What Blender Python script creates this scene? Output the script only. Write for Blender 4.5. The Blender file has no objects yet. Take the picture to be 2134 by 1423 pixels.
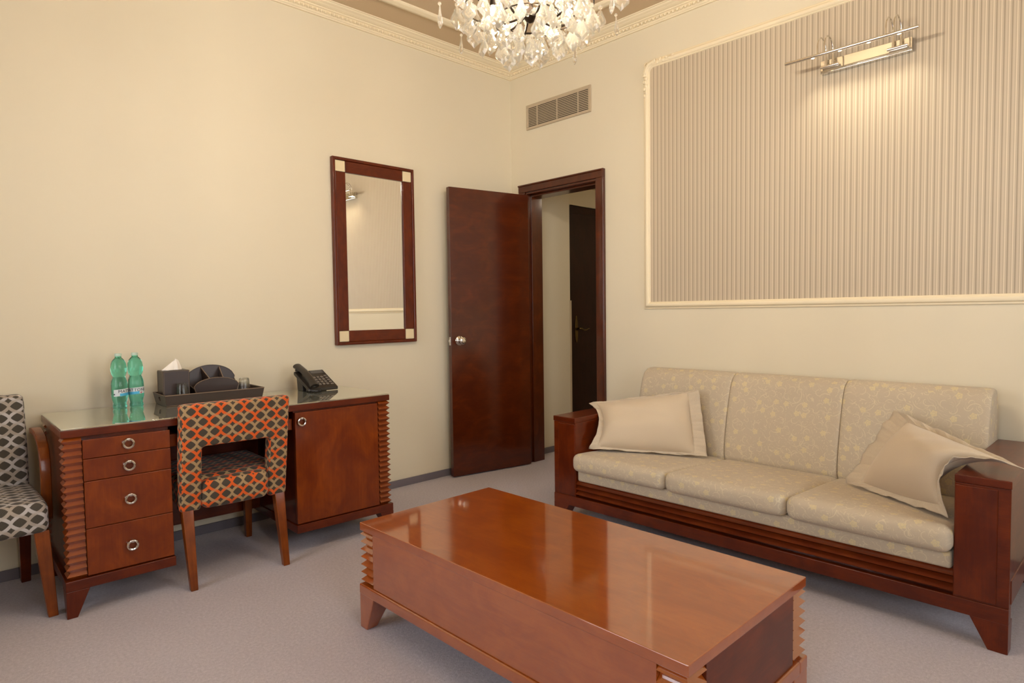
import bpy, bmesh, math, random
from mathutils import Vector, Matrix
PI = math.pi
random.seed(7)
SC = bpy.context.scene
COL = SC.collection

# ------------------------------------------------------------------ materials
def lin(c):
    out = []
    for v in c[:3]:
        v = v / 255.0
        out.append(v / 12.92 if v <= 0.04045 else ((v + 0.055) / 1.055) ** 2.4)
    return (out[0], out[1], out[2], 1.0)

class NT:
    def __init__(self, name):
        self.m = bpy.data.materials.new(name); self.m.use_nodes = True
        self.t = self.m.node_tree; self.t.nodes.clear()
        self.out = self.n('ShaderNodeOutputMaterial')
    def n(self, typ, **kw):
        nd = self.t.nodes.new(typ)
        for k, v in kw.items(): setattr(nd, k, v)
        return nd
    def link(self, a, b): self.t.links.new(a, b)
    def put(self, sock, v):
        if v is None: return
        if hasattr(v, 'links') or isinstance(v, bpy.types.NodeSocket): self.link(v, sock)
        else: sock.default_value = v
    def m1(self, op, a, b=None, c=None, clamp=False):
        nd = self.n('ShaderNodeMath', operation=op, use_clamp=clamp)
        for i, v in enumerate((a, b, c)):
            if v is not None: self.put(nd.inputs[i], v)
        return nd.outputs[0]
    def v1(self, op, a, b=None):
        nd = self.n('ShaderNodeVectorMath', operation=op)
        self.put(nd.inputs[0], a)
        if b is not None: self.put(nd.inputs[1], b)
        return nd.outputs[1] if op in ('LENGTH', 'DISTANCE', 'DOT_PRODUCT') else nd.outputs[0]
    def uv(self): return self.n('ShaderNodeTexCoord').outputs['UV']
    def obj(self): return self.n('ShaderNodeTexCoord').outputs['Object']
    def sep(self, v):
        nd = self.n('ShaderNodeSeparateXYZ'); self.link(v, nd.inputs[0]); return nd.outputs
    def comb(self, x=0.0, y=0.0, z=0.0):
        nd = self.n('ShaderNodeCombineXYZ')
        for i, v in enumerate((x, y, z)): self.put(nd.inputs[i], v)
        return nd.outputs[0]
    def scale(self, v, s):
        nd = self.n('ShaderNodeMapping'); self.link(v, nd.inputs[0])
        nd.inputs['Scale'].default_value = s; return nd.outputs[0]
    def noise(self, v, scale, detail=4, rough=.55, dist=0.0):
        nd = self.n('ShaderNodeTexNoise'); self.link(v, nd.inputs['Vector'])
        nd.inputs['Scale'].default_value = scale; nd.inputs['Detail'].default_value = detail
        nd.inputs['Roughness'].default_value = rough; nd.inputs['Distortion'].default_value = dist
        return nd.outputs['Fac']
    def vor(self, v, scale, rnd=1.0):
        nd = self.n('ShaderNodeTexVoronoi'); nd.voronoi_dimensions = '2D'
        self.link(v, nd.inputs['Vector']); nd.inputs['Scale'].default_value = scale
        nd.inputs['Randomness'].default_value = rnd
        return nd.outputs
    def mix(self, f, a, b):
        nd = self.n('ShaderNodeMix', data_type='RGBA')
        self.put(nd.inputs['Factor'], f); self.put(nd.inputs['A'], a); self.put(nd.inputs['B'], b)
        return nd.outputs['Result']
    def step(self, v, lo, hi):
        nd = self.n('ShaderNodeMapRange', interpolation_type='SMOOTHSTEP')
        self.put(nd.inputs['Value'], v); nd.inputs['From Min'].default_value = lo; nd.inputs['From Max'].default_value = hi
        return nd.outputs['Result']
    def ramp(self, f, stops, interp='LINEAR'):
        nd = self.n('ShaderNodeValToRGB'); self.link(f, nd.inputs[0])
        cr = nd.color_ramp; cr.interpolation = interp
        while len(cr.elements) < len(stops): cr.elements.new(0.5)
        for e, (p, c) in zip(cr.elements, stops): e.position = p; e.color = c
        return nd.outputs[0]
    def bump(self, h, strength=.3, dist=.002):
        nd = self.n('ShaderNodeBump'); nd.inputs['Strength'].default_value = strength
        nd.inputs['Distance'].default_value = dist; self.link(h, nd.inputs['Height']); return nd.outputs[0]
    def bsdf(self, color, rough=.5, metal=0.0, normal=None, coat=0.0, coat_rough=.05, coat_ior=1.5, ior=None, trans=0.0, emit=None, emit_s=0.0, spec=None, sheen=0.0):
        b = self.n('ShaderNodeBsdfPrincipled')
        self.put(b.inputs['Base Color'], color); self.put(b.inputs['Roughness'], rough)
        b.inputs['Metallic'].default_value = metal
        if normal is not None: self.link(normal, b.inputs['Normal'])
        b.inputs['Coat Weight'].default_value = coat; b.inputs['Coat Roughness'].default_value = coat_rough; b.inputs['Coat IOR'].default_value = coat_ior
        if ior: b.inputs['IOR'].default_value = ior
        if spec is not None: b.inputs['Specular IOR Level'].default_value = spec
        b.inputs['Transmission Weight'].default_value = trans
        b.inputs['Sheen Weight'].default_value = sheen
        if emit is not None:
            b.inputs['Emission Color'].default_value = emit; b.inputs['Emission Strength'].default_value = emit_s
        self.link(b.outputs[0], self.out.inputs[0]); return self.m

def plain(name, rgb, rough=.5, **kw):
    t = NT(name); return t.bsdf(lin(rgb), rough, **kw)

def wood(name, dark, light, rough=.3, coat=.8, coat_rough=.08, grain=1.0, coat_ior=1.5):
    t = NT(name); uv = t.uv()
    g = t.noise(t.scale(uv, (2.2, 34, 1)), 2.0, 6, .6, .6)
    fine = t.noise(t.scale(uv, (7, 260, 1)), 1.0, 3, .6)
    blot = t.noise(t.scale(uv, (1.0, 1.6, 1)), 5.5, 4, .6, .8)
    f = t.m1('ADD', t.m1('MULTIPLY', g, .45 * grain), t.m1('MULTIPLY', blot, .75))
    f = t.m1('ADD', f, t.m1('MULTIPLY', fine, .22 * grain))
    f = t.step(f, .38, .98)
    col = t.mix(f, lin(dark), lin(light))
    return t.bsdf(col, rough, coat=coat, coat_rough=coat_rough, coat_ior=coat_ior, spec=.15)

M = {}
M['cherry'] = wood('cherry_veneer', (100, 36, 1), (142, 64, 3), .38, .5, .14, .6)
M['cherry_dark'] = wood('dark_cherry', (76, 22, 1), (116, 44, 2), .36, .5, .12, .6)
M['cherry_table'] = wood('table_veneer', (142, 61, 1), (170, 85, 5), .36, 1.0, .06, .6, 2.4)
M['ridge_sheen_wood'] = wood('ridge_sheen_veneer', (116, 48, 8), (158, 78, 22), .40, .8, .18, .5, 1.6)  # base lightened so the colour carries the copper sheen on the ridges
M['slat_lit_wood'] = wood('lit_slat_veneer', (96, 34, 6), (134, 60, 18), .36, 1.0, .12, .5, 1.8)  # lighter cherry base stands in for light caught by the sofa ridges
M['door_wood'] = wood('door_veneer', (70, 23, 1), (104, 41, 2), .34, .75, .14, .45, 1.55)
M['leg_wood'] = wood('chair_leg_wood', (88, 38, 5), (136, 66, 14), .35, .4, .12)
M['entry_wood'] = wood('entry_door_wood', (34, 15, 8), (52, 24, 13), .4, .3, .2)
M['inlay'] = plain('pale_inlay', (226, 208, 168), .35)

def wallpaint():
    t = NT('cream_wall_paint'); o = t.obj()
    n = t.noise(o, 1.3, 3, .5)
    b = t.noise(o, 160, 3, .5)
    return t.bsdf(t.mix(n, lin((218, 207, 180)), lin((224, 213, 187))), .7, normal=t.bump(b, .05, .002))
M['wall'] = wallpaint()
M['stucco'] = plain('cream_moulding', (234, 219, 186), .6)
M['ceiling'] = plain('taupe_ceiling', (205, 182, 148), .75)
M['baseboard'] = plain('grey_baseboard', (112, 104, 108), .8)
M['white'] = plain('white_paint', (228, 226, 220), .5)

def carpet():
    t = NT('grey_carpet'); o = t.obj()
    a = t.noise(o, 420, 3, .7)
    b = t.noise(o, 90, 4, .65)
    c = t.noise(o, 2.0, 3, .5)
    f = t.m1('ADD', t.m1('MULTIPLY', a, .6), t.m1('MULTIPLY', b, .4))
    col = t.ramp(f, [(.3, lin((156, 150, 158))), (.55, lin((201, 194, 201))), (.72, lin((236, 229, 234)))])
    col = t.mix(t.m1('MULTIPLY', c, .25), col, lin((195, 187, 194)))
    h = t.m1('ADD', a, b)
    return t.bsdf(col, .95, normal=t.bump(h, .55, .004), spec=.1, sheen=.15)
M['carpet'] = carpet()

def wallpaper():
    t = NT('striped_wallpaper'); s = t.sep(t.obj())
    y = t.m1('MULTIPLY', s[1], 1 / 0.0285)
    f = t.m1('FRACT', y)
    c = t.ramp(f, [(0.0, lin((158, 142, 119))), (.15, lin((190, 174, 149))), (.40, lin((222, 207, 181))), (.50, lin((186, 170, 145))),
                   (.70, lin((197, 181, 156))), (.88, lin((188, 172, 147)))], 'CONSTANT')
    h = t.m1('SINE', t.m1('MULTIPLY', y, 2 * PI))
    return t.bsdf(c, .6, normal=t.bump(h, .04, .002))
M['wallpaper'] = wallpaper()

def floral(name, base, fl, vine):
    t = NT(name); uv = t.uv()
    wob = t.noise(uv, 9, 2, .5)
    v = t.vor(uv, 11.5, .75)
    d = t.v1('SUBTRACT', t.scale(uv, (11.5, 11.5, 11.5)), t.v1('MULTIPLY', v['Position'], (11.5, 11.5, 11.5)))
    ds = t.sep(d)
    ang = t.m1('ARCTAN2', ds[1], ds[0])
    r = t.m1('SQRT', t.m1('ADD', t.m1('MULTIPLY', ds[0], ds[0]), t.m1('MULTIPLY', ds[1], ds[1])))
    pet = t.m1('ADD', t.m1('MULTIPLY', t.m1('COSINE', t.m1('MULTIPLY', ang, 5)), .022), .15)
    flower = t.step(t.m1('SUBTRACT', pet, r), -.01, .015)
    ring = t.m1('MULTIPLY', t.step(t.m1('ABSOLUTE', t.m1('SUBTRACT', r, .075)), .02, .008), .5)
    flower = t.m1('SUBTRACT', flower, t.m1('MULTIPLY', ring, flower))
    # curling vines: scrolls that wind round scattered centres
    def scroll(scale, off, tw, r0, r1, w):
        q = t.v1('ADD', uv, off); vv = t.vor(q, scale, .8); k = (scale, scale, scale)
        e = t.sep(t.v1('SUBTRACT', t.scale(q, k), t.v1('MULTIPLY', vv['Position'], k)))
        an = t.m1('ARCTAN2', e[1], e[0]); ra = t.m1('SQRT', t.m1('ADD', t.m1('MULTIPLY', e[0], e[0]), t.m1('MULTIPLY', e[1], e[1])))
        rc_ = t.sep(vv['Color'])
        ph = t.m1('ADD', t.m1('MULTIPLY', an, 1 / (2 * PI)), rc_[0])
        fr_ = t.m1('FRACT', t.m1('ADD', t.m1('MULTIPLY', ra, tw), ph))
        ln = t.step(t.m1('ABSOLUTE', t.m1('SUBTRACT', fr_, .5)), w, w * .4)
        return t.m1('MULTIPLY', ln, t.m1('MULTIPLY', t.step(ra, r0, r0 + .05), t.step(ra, r1, r1 - .06)))
    gate = t.step(t.noise(uv, 17, 2, .5), .46, .54)
    vines = t.m1('MAXIMUM', t.m1('MULTIPLY', gate, scroll(9.5, (.37, .11, 0), 2.4, .10, .52, .062)), t.m1('MULTIPLY', scroll(19.0, (.13, .71, 0), 1.7, .14, .48, .085), .9))
    # small leaves
    v2 = t.vor(t.v1('ADD', uv, t.comb(wob, wob, 0.0)), 30, 1.0)
    l2 = t.v1('SUBTRACT', t.scale(t.v1('ADD', uv, t.comb(wob, wob, 0.0)), (30, 30, 30)), t.v1('MULTIPLY', v2['Position'], (30, 30, 30)))
    ls = t.sep(l2); rc = t.sep(v2['Color'])
    a2 = t.m1('MULTIPLY', rc[0], 2 * PI)
    ca, sa = t.m1('COSINE', a2), t.m1('SINE', a2)
    px = t.m1('ADD', t.m1('MULTIPLY', ls[0], ca), t.m1('MULTIPLY', ls[1], sa))
    py = t.m1('SUBTRACT', t.m1('MULTIPLY', ls[1], ca), t.m1('MULTIPLY', ls[0], sa))
    py = t.m1('ADD', py, t.m1('MULTIPLY', t.m1('MULTIPLY', px, px), 1.2))
    lr = t.m1('SQRT', t.m1('ADD', t.m1('MULTIPLY', px, px), t.m1('MULTIPLY', t.m1('MULTIPLY', py, py), 7.0)))
    leaf = t.m1('MULTIPLY', t.step(lr, .32, .24), t.m1('GREATER_THAN', rc[1], .25))
    weave = t.noise(uv, 700, 2, .6)
    col = t.mix(t.m1('MULTIPLY', vines, .75), lin(base), lin(vine))
    col = t.mix(t.m1('MULTIPLY', leaf, .75), col, lin(vine))
    col = t.mix(t.m1('MULTIPLY', flower, .85), col, lin(fl))
    col = t.mix(t.m1('MULTIPLY', t.m1('SUBTRACT', weave, .4), .5, clamp=True), col, lin((150, 132, 108)))
    return t.bsdf(col, .9, normal=t.bump(weave, .25, .001), spec=.2, sheen=.1)
M['floral'] = floral('floral_upholstery', (188, 173, 150), (210, 193, 150), (208, 194, 163))

def lattice(name, cell, dark, pale, accent, accent2):
    t = NT(name); s = t.sep(t.scale(t.uv(), (1 / cell[0], 1 / cell[1], 1)))
    def loc(x): return t.m1('SUBTRACT', x, t.m1('ROUND', x))
    u, v = loc(s[0]), loc(s[1])
    au, av = t.m1('ABSOLUTE', u), t.m1('ABSOLUTE', v)
    def pn(a, b, p): return t.m1('POWER', t.m1('ADD', t.m1('POWER', a, p), t.m1('POWER', b, p)), 1 / p)
    dia = t.step(pn(au, t.m1('MULTIPLY', av, 1.1), 1.25), .425, .39)
    bu, bv = t.m1('SUBTRACT', .5, au), t.m1('SUBTRACT', .5, av)
    star = t.step(pn(bu, bv, .85), .265, .225)
    # bands alternate between the two yarns
    f = t.m1('MULTIPLY', t.m1('COSINE', t.m1('MULTIPLY', t.m1('SUBTRACT', s[0], .5), PI)), t.m1('COSINE', t.m1('MULTIPLY', s[1], PI)))
    w = t.step(f, -.18, .18)
    fine = t.m1('SINE', t.m1('MULTIPLY', t.m1('ADD', t.m1('ABSOLUTE', u), t.m1('ABSOLUTE', v)), 90.0))
    pal = t.mix(t.step(fine, -.6, .9), lin(pale), lin(accent2))
    band = t.mix(w, pal, lin(accent))
    rib = t.m1('SINE', t.m1('MULTIPLY', t.m1('ADD', s[0], t.m1('MULTIPLY', t.m1('SINE', t.m1('MULTIPLY', s[1], 9.0)), .06)), 75.0))
    drk = t.mix(t.step(rib, -.8, .9), lin(dark), lin(tuple(min(255, int(c * 1.28 + 6)) for c in dark)))
    col = t.mix(t.m1('MAXIMUM', dia, star), band, drk)
    h = t.m1('ADD', t.noise(t.uv(), 900, 2, .6), t.m1('MULTIPLY', t.m1('MAXIMUM', dia, star), -.8))
    return t.bsdf(col, .85, normal=t.bump(h, .3, .001), spec=.2, sheen=.1)
M['orange_fabric'] = lattice('orange_lattice_fabric', (.0498, .0495), (62, 54, 44), (150, 126, 94), (216, 94, 36), (184, 152, 104))
M['grey_fabric'] = lattice('grey_lattice_fabric', (.056, .051), (64, 58, 50), (176, 168, 160), (186, 180, 176), (152, 134, 110))

def cloth(name, rgb, sc=500, st=.2):
    t = NT(name); o = t.uv()
    n = t.noise(o, sc, 3, .6)
    n2 = t.noise(o, 14, 3, .5)
    c = t.mix(n, lin(tuple(int(x * .93) for x in rgb)), lin(tuple(min(255, int(x * 1.04)) for x in rgb)))
    return t.bsdf(c, .85, normal=t.bump(t.m1('ADD', n, t.m1('MULTIPLY', n2, .5)), st, .002), spec=.2, sheen=.2)
M['pillow'] = cloth('taupe_satin', (200, 182, 155))
M['border'] = cloth('ribbed_taupe_border', (196, 179, 154), 260, .6)
M['chrome'] = plain('chrome', (225, 222, 215), .06, metal=1.0)
M['nickel'] = plain('satin_nickel', (214, 206, 196), .18, metal=1.0)
M['bronze'] = plain('dark_bronze', (54, 42, 32), .35, metal=.8)
M['brass'] = plain('antique_brass', (120, 100, 62), .25, metal=1.0)
M['black'] = plain('black_plastic', (42, 36, 32), .32)
M['key'] = plain('grey_key', (120, 112, 104), .5)
M['display'] = plain('grey_display', (86, 84, 84), .15)
M['leather'] = plain('dark_brown_leatherette', (52, 36, 28), .38)
M['stitch'] = plain('pale_stitched_edge', (128, 106, 84), .6)
M['tissue'] = plain('white_tissue', (246, 238, 226), .9)
M['vent'] = plain('warm_grey_metal', (188, 170, 142), .45)
M['opening_shade'] = plain('painted_opening_shade', (58, 46, 34), .9)  # dark colour standing in for shade inside openings
M['mirror'] = plain('mirror_glass', (246, 246, 240), .0, metal=1.0)
def clear(name, rgb, ior, part, spec_rough=0.0, milk=.30):
    t = NT(name)
    g = t.n('ShaderNodeBsdfGlass'); g.inputs['Color'].default_value = lin(rgb); g.inputs['IOR'].default_value = ior; g.inputs['Roughness'].default_value = spec_rough
    tr = t.n('ShaderNodeBsdfTransparent'); tr.inputs[0].default_value = lin(rgb)
    mx = t.n('ShaderNodeMixShader'); mx.inputs[0].default_value = part
    t.link(g.outputs[0], mx.inputs[1]); t.link(tr.outputs[0], mx.inputs[2])
    tl = t.n('ShaderNodeBsdfTranslucent'); tl.inputs[0].default_value = lin(rgb)
    m2 = t.n('ShaderNodeMixShader'); m2.inputs[0].default_value = milk
    t.link(mx.outputs[0], m2.inputs[1]); t.link(tl.outputs[0], m2.inputs[2]); t.link(m2.outputs[0], t.out.inputs[0])
    return t.m
M['crystal'] = clear('lead_crystal', (255, 253, 248), 1.6, .25, milk=.21)
M['glass'] = clear('clear_glass', (252, 252, 250), 1.45, .35, milk=.03)
def pane():
    t = NT('window_glass'); tr = t.n('ShaderNodeBsdfTransparent'); gl = t.n('ShaderNodeBsdfGlossy'); gl.inputs['Roughness'].default_value = 0
    fr = t.n('ShaderNodeFresnel'); fr.inputs[0].default_value = 1.5; mx = t.n('ShaderNodeMixShader')
    t.link(fr.outputs[0], mx.inputs[0]); t.link(tr.outputs[0], mx.inputs[1]); t.link(gl.outputs[0], mx.inputs[2]); t.link(mx.outputs[0], t.out.inputs[0]); return t.m
M['pane'] = pane()
M['pet'] = plain('green_bottle', (140, 244, 226), .03, trans=1.0, ior=1.33)
M['cap'] = plain('pale_bottle_cap', (186, 206, 190), .5)
M['label'] = plain('pale_label', (216, 222, 222), .5)
M['label_blue'] = plain('blue_label_band', (76, 176, 214), .5)
M['ink'] = plain('dark_ink', (44, 48, 66), .5)
M['red'] = plain('red_dot', (190, 30, 60), .5)
M['bulb'] = plain('warm_bulb', (255, 240, 210), .4, emit=(1.0, .89, .74, 1), emit_s=420.0)
M['capsule'] = plain('capsule_bulb', (255, 244, 220), .4, emit=(1.0, .86, .64, 1), emit_s=230.0)
M['shade'] = plain('added_lamp_opal', (250, 244, 230), .5, emit=(1.0, .84, .62, 1), emit_s=45.0)  # glow of the lamp added in the hall
M['lens'] = plain('lamp_lens', (255, 244, 220), .3, emit=(1.0, .80, .52, 1), emit_s=6.0)
def deskglass():
    t = NT('tempered_desk_glass'); return t.bsdf(lin((222, 224, 208)), .012, metal=.86, ior=2.0)
M['deskglass'] = deskglass()

# ------------------------------------------------------------------ mesh builder
class MB:
    def __init__(s): s.v = []; s.f = []
    def add(s, vs, fs):
        b = len(s.v); s.v += [Vector(p) for p in vs]; s.f += [tuple(b + i for i in f) for f in fs]; return s
    def box(s, x0, y0, z0, x1, y1, z1):
        x0, x1 = min(x0, x1), max(x0, x1); y0, y1 = min(y0, y1), max(y0, y1); z0, z1 = min(z0, z1), max(z0, z1)
        return s.hexa([(x0, y0, z0), (x1, y0, z0), (x1, y1, z0), (x0, y1, z0), (x0, y0, z1), (x1, y0, z1), (x1, y1, z1), (x0, y1, z1)])
    def hexa(s, p):
        return s.add(p, [(3, 2, 1, 0), (4, 5, 6, 7), (0, 1, 5, 4), (1, 2, 6, 5), (2, 3, 7, 6), (3, 0, 4, 7)])
    def prism(s, poly, vec):
        n = len(poly); a = [Vector(p) for p in poly]; b = [p + Vector(vec) for p in a]
        return s.add(a + b, [tuple(range(n))[::-1], tuple(range(n, 2 * n))] + [(i, (i + 1) % n, n + (i + 1) % n, n + i) for i in range(n)])
    def tube(s, pts, r, n=10, closed=False, flat=None):
        pts = [Vector(p) for p in pts]; k = len(pts)
        rs = r if isinstance(r, (list, tuple)) else [r] * k
        rings = []; up = None
        for i, p in enumerate(pts):
            if closed: d = pts[(i + 1) % k] - pts[i - 1]
            else: d = pts[min(i + 1, k - 1)] - pts[max(i - 1, 0)]
            d.normalize()
            if up is None:
                up = Vector((0, 0, 1)) if abs(d.z) < .9 else Vector((1, 0, 0))
            up = (up - d * up.dot(d)).normalized(); w = d.cross(up)
            f = flat or 1.0
            rings.append([p + (up * math.cos(2 * PI * j / n) * f + w * math.sin(2 * PI * j / n)) * rs[i] for j in range(n)])
        vs = [q for ring in rings for q in ring]; fs = []
        for i in range(k if closed else k - 1):
            i2 = (i + 1) % k
            for j in range(n): fs.append((i * n + j, i * n + (j + 1) % n, i2 * n + (j + 1) % n, i2 * n + j))
        if not closed: fs += [tuple(range(n))[::-1], tuple((k - 1) * n + j for j in range(n))]
        return s.add(vs, fs)
    def lathe(s, prof, n=24, c=(0, 0, 0), axis='z', cap=True):
        vs = []; k = len(prof)
        for r, h in prof:
            for j in range(n):
                a = 2 * PI * j / n; x, y = r * math.cos(a), r * math.sin(a)
                q = {'z': (x, y, h), 'x': (h, x, y), 'y': (x, h, y)}[axis]
                vs.append((c[0] + q[0], c[1] + q[1], c[2] + q[2]))
        fs = [(i * n + j, i * n + (j + 1) % n, (i + 1) * n + (j + 1) % n, (i + 1) * n + j) for i in range(k - 1) for j in range(n)]
        if cap: fs += [tuple(range(n))[::-1], tuple((k - 1) * n + j for j in range(n))]
        return s.add(vs, fs)
    def grid(s, fn, nu, nv, cu=False, cv=False):
        vs = [fn(i / (nu if cu else nu - 1), j / (nv if cv else nv - 1)) for i in range(nu) for j in range(nv)]
        fs = []
        for i in range(nu if cu else nu - 1):
            for j in range(nv if cv else nv - 1):
                i2, j2 = (i + 1) % nu, (j + 1) % nv
                fs.append((i * nv + j, i2 * nv + j, i2 * nv + j2, i * nv + j2))
        return s.add(vs, fs)
    def ellipsoid(s, c, r, nu=8, nv=6):
        vs = [(c[0], c[1], c[2] + r[2])]
        for i in range(1, nv):
            th = PI * i / nv
            for j in range(nu):
                a = 2 * PI * j / nu
                vs.append((c[0] + r[0] * math.sin(th) * math.cos(a), c[1] + r[1] * math.sin(th) * math.sin(a), c[2] + r[2] * math.cos(th)))
        vs.append((c[0], c[1], c[2] - r[2])); e = len(vs) - 1
        fs = [(0, 1 + j, 1 + (j + 1) % nu) for j in range(nu)]
        for i in range(nv - 2):
            for j in range(nu): fs.append((1 + i * nu + j, 1 + (i + 1) * nu + j, 1 + (i + 1) * nu + (j + 1) % nu, 1 + i * nu + (j + 1) % nu))
        b = 1 + (nv - 2) * nu
        fs += [(b + j, e, b + (j + 1) % nu) for j in range(nu)]
        return s.add(vs, fs)
    def xf(s, mat):
        s.v = [mat @ p for p in s.v]; return s
    def build(s, name, mat, parent=None, world=False, bevel=0.0, seg=2, smooth=False, grain='x', solid=0.0, sub=0, weld=False, flip=False):
        me = bpy.data.meshes.new(name)
        off = Vector((0, 0, 0)); q_ = parent
        while world and q_ is not None: off = off + q_.location; q_ = q_.parent
        me.from_pydata([p - off for p in s.v], [], s.f)
        bm = bmesh.new(); bm.from_mesh(me)
        if weld: bmesh.ops.remove_doubles(bm, verts=bm.verts, dist=1e-5)
        bmesh.ops.recalc_face_normals(bm, faces=bm.faces)
        if flip: bmesh.ops.reverse_faces(bm, faces=bm.faces)
        uvl = bm.loops.layers.uv.new('UVMap'); g = 'xyz'.index(grain)
        ro = random.uniform(0, 3), random.uniform(0, 3)
        if mat is not None and 'fabric' in mat.name or (mat is not None and 'uphol' in mat.name): ro = (0, 0)
        for f in bm.faces:
            n = [abs(q) for q in f.normal]; d = n.index(max(n))
            ax = [0, 1, 2]; ax.remove(d)
            if g in ax: ax.remove(g); ua, va = g, ax[0]
            else: ua, va = ax
            for l in f.loops: l[uvl].uv = (l.vert.co[ua] + ro[0], l.vert.co[va] + ro[1])
        bm.to_mesh(me); bm.free()
        if smooth:
            for p in me.polygons: p.use_smooth = True
            me.set_sharp_from_angle(angle=math.radians(40))
        if mat is not None: me.materials.append(mat)
        o = bpy.data.objects.new(name, me); COL.objects.link(o)
        if parent is not None: o.parent = parent
        if solid:
            md = o.modifiers.new('s', 'SOLIDIFY'); md.thickness = solid; md.offset = 0
        if sub:
            md = o.modifiers.new('u', 'SUBSURF'); md.levels = sub; md.render_levels = sub
        if bevel:
            md = o.modifiers.new('b', 'BEVEL'); md.width = bevel; md.segments = seg; md.limit_method = 'ANGLE'; md.angle_limit = math.radians(35)
            for p in me.polygons: p.use_smooth = True
            md2 = o.modifiers.new('w', 'WEIGHTED_NORMAL'); md2.keep_sharp = False
        return o

def thing(name, label, cat, loc=(0, 0, 0), rz=0.0, group=None):
    o = bpy.data.objects.new(name, None); COL.objects.link(o); o.empty_display_size = .05
    o.location = loc; o.rotation_euler = (0, 0, rz); o['label'] = label; o['category'] = cat
    if group: o['group'] = group
    return o
def tag(o, label, cat, group=None):
    o['label'] = label; o['category'] = cat
    if group: o['group'] = group
    return o
def struct(o, label=None, cat=None):
    o['kind'] = 'structure'
    if label: o['label'] = label
    if cat: o['category'] = cat
    return o
def clone(o, parent=None):
    c = o.copy(); COL.objects.link(c)
    if parent is not None: c.parent = parent
    for ch in list(o.children): clone(ch, c)
    return c

# ------------------------------------------------------------------ camera
f_mm, yaw, pitch, roll = 22.311, 0.80153, -0.046799, -0.013194
cp, sp = math.cos(pitch), math.sin(pitch)
fw = Vector((math.cos(yaw) * cp, math.sin(yaw) * cp, sp))
r0 = Vector((math.sin(yaw), -math.cos(yaw), 0)); u0 = r0.cross(fw)
rt = r0 * math.cos(roll) + u0 * math.sin(roll); upv = -r0 * math.sin(roll) + u0 * math.cos(roll)
cam = bpy.data.cameras.new('camera'); co = bpy.data.objects.new('camera', cam); COL.objects.link(co)
cam.lens = f_mm; cam.sensor_width = 36; cam.sensor_fit = 'HORIZONTAL'; cam.clip_start = .05
co.matrix_world = Matrix(((rt.x, upv.x, -fw.x, -3.5971), (rt.y, upv.y, -fw.y, -3.6965), (rt.z, upv.z, -fw.z, 1.2075), (0, 0, 0, 1)))
SC.camera = co

# ------------------------------------------------------------------ room shell
XW, YS, ZC = -4.7, -5.1, 3.12           # west wall, south wall, ceiling
HX, HY0, HY1, HZ = 1.9, -1.6, .12, 2.35  # hall beyond the doorway
DY0, DY1, DZ = -.872, -.166, 2.135       # doorway
struct(MB().box(XW - .15, YS - .15, -.1, HX + .1, .4, 0).build('floor', M['carpet']))
struct(MB().box(XW - .15, YS - .15, ZC, .13, .15, ZC + .1).build('ceiling', M['ceiling']))
struct(MB().box(XW - .15, 0, 0, .13, .15, ZC).build('wall_left', M['wall']))
w = MB().box(0, YS, 0, .13, DY0, ZC).box(0, DY1, 0, .13, 0, ZC).box(0, DY0, DZ, .13, DY1, ZC)
wall_right = struct(w.build('wall_right', M['wall']))
# unseen walls behind the camera; windows guessed, added to bring in daylight
def window_wall(axis, name, a0, a1, wins, pos, th):
    m = MB(); a = a0
    def bx(p, q, z0, z1):
        if axis == 'x': m.box(p, pos, z0, q, pos + th, z1)
        else: m.box(pos, p, z0, pos + th, q, z1)
    for (p, q, z0, z1) in wins:
        bx(a, p, 0, ZC); bx(p, q, 0, z0); bx(p, q, z1, ZC); a = q
    bx(a, a1, 0, ZC)
    return struct(m.build(name, M['wall']))
WIN_S = [(-3.7, -2.5, .75, 2.65), (-1.7, -.5, .75, 2.65)]
WIN_W = [(-4.2, -3.0, .75, 2.65), (-2.0, -.8, .75, 2.65)]
window_wall('x', 'wall_back', XW, .13, WIN_S, YS - .15, .15)
window_wall('y', 'wall_west', YS, .0, WIN_W, XW - .15, .15)
wn = 0
for ax, L in (('x', WIN_S), ('y', WIN_W)):
    for (p, q, z0, z1) in L:
        wn += 1
        e = thing('window_%d' % wn, 'unseen casement window guessed for daylight, in a wall behind the camera', 'window', ((p + q) / 2, YS - .1, z0) if ax == 'x' else (XW - .1, (p + q) / 2, z0), 0 if ax == 'x' else PI / 2)
        e['kind'] = 'structure'; del e['label']; del e['category']
        h = (q - p) / 2; H = z1 - z0; fr = MB(); t = .05
        fr.box(-h, -.03, 0, h, .03, t).box(-h, -.03, H - t, h, .03, H).box(-h, -.03, t, -h + t, .03, H - t).box(h - t, -.03, t, h, .03, H - t)
        fr.box(-.04, -.03, t, .04, .03, H - t).box(-h + t, -.02, H * .72, h - t, .02, H * .72 + .05)
        fr.build('window_frame', M['white'], e)
        MB().box(-h + t, -.003, t, h - t, .003, H - t).build('window_pane', M['pane'], e)
# hall beyond the door
hl = MB().box(.13, -.04, 0, .66, .16, HZ).box(.66, HY1 + .0, 2.17, HX, HY1 + .04, HZ).box(1.62, HY1, 0, HX, HY1 + .04, 2.17)
struct(hl.build('wall_hall', M['wall']))
struct(MB().box(HX, HY0, 0, HX + .1, .16, HZ).box(.13, HY0 - .1, 0, HX + .1, HY0, HZ).build('wall_hall_end', M['wall']))
struct(MB().box(.13, HY0 - .1, HZ, HX + .1, .16, HZ + .1).build('ceiling_hall', M['wall']))
struct(MB().box(.655, -.048, 0, .672, -.02, 1.30).build('trim_5', M['vent'], bevel=.002))
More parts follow.
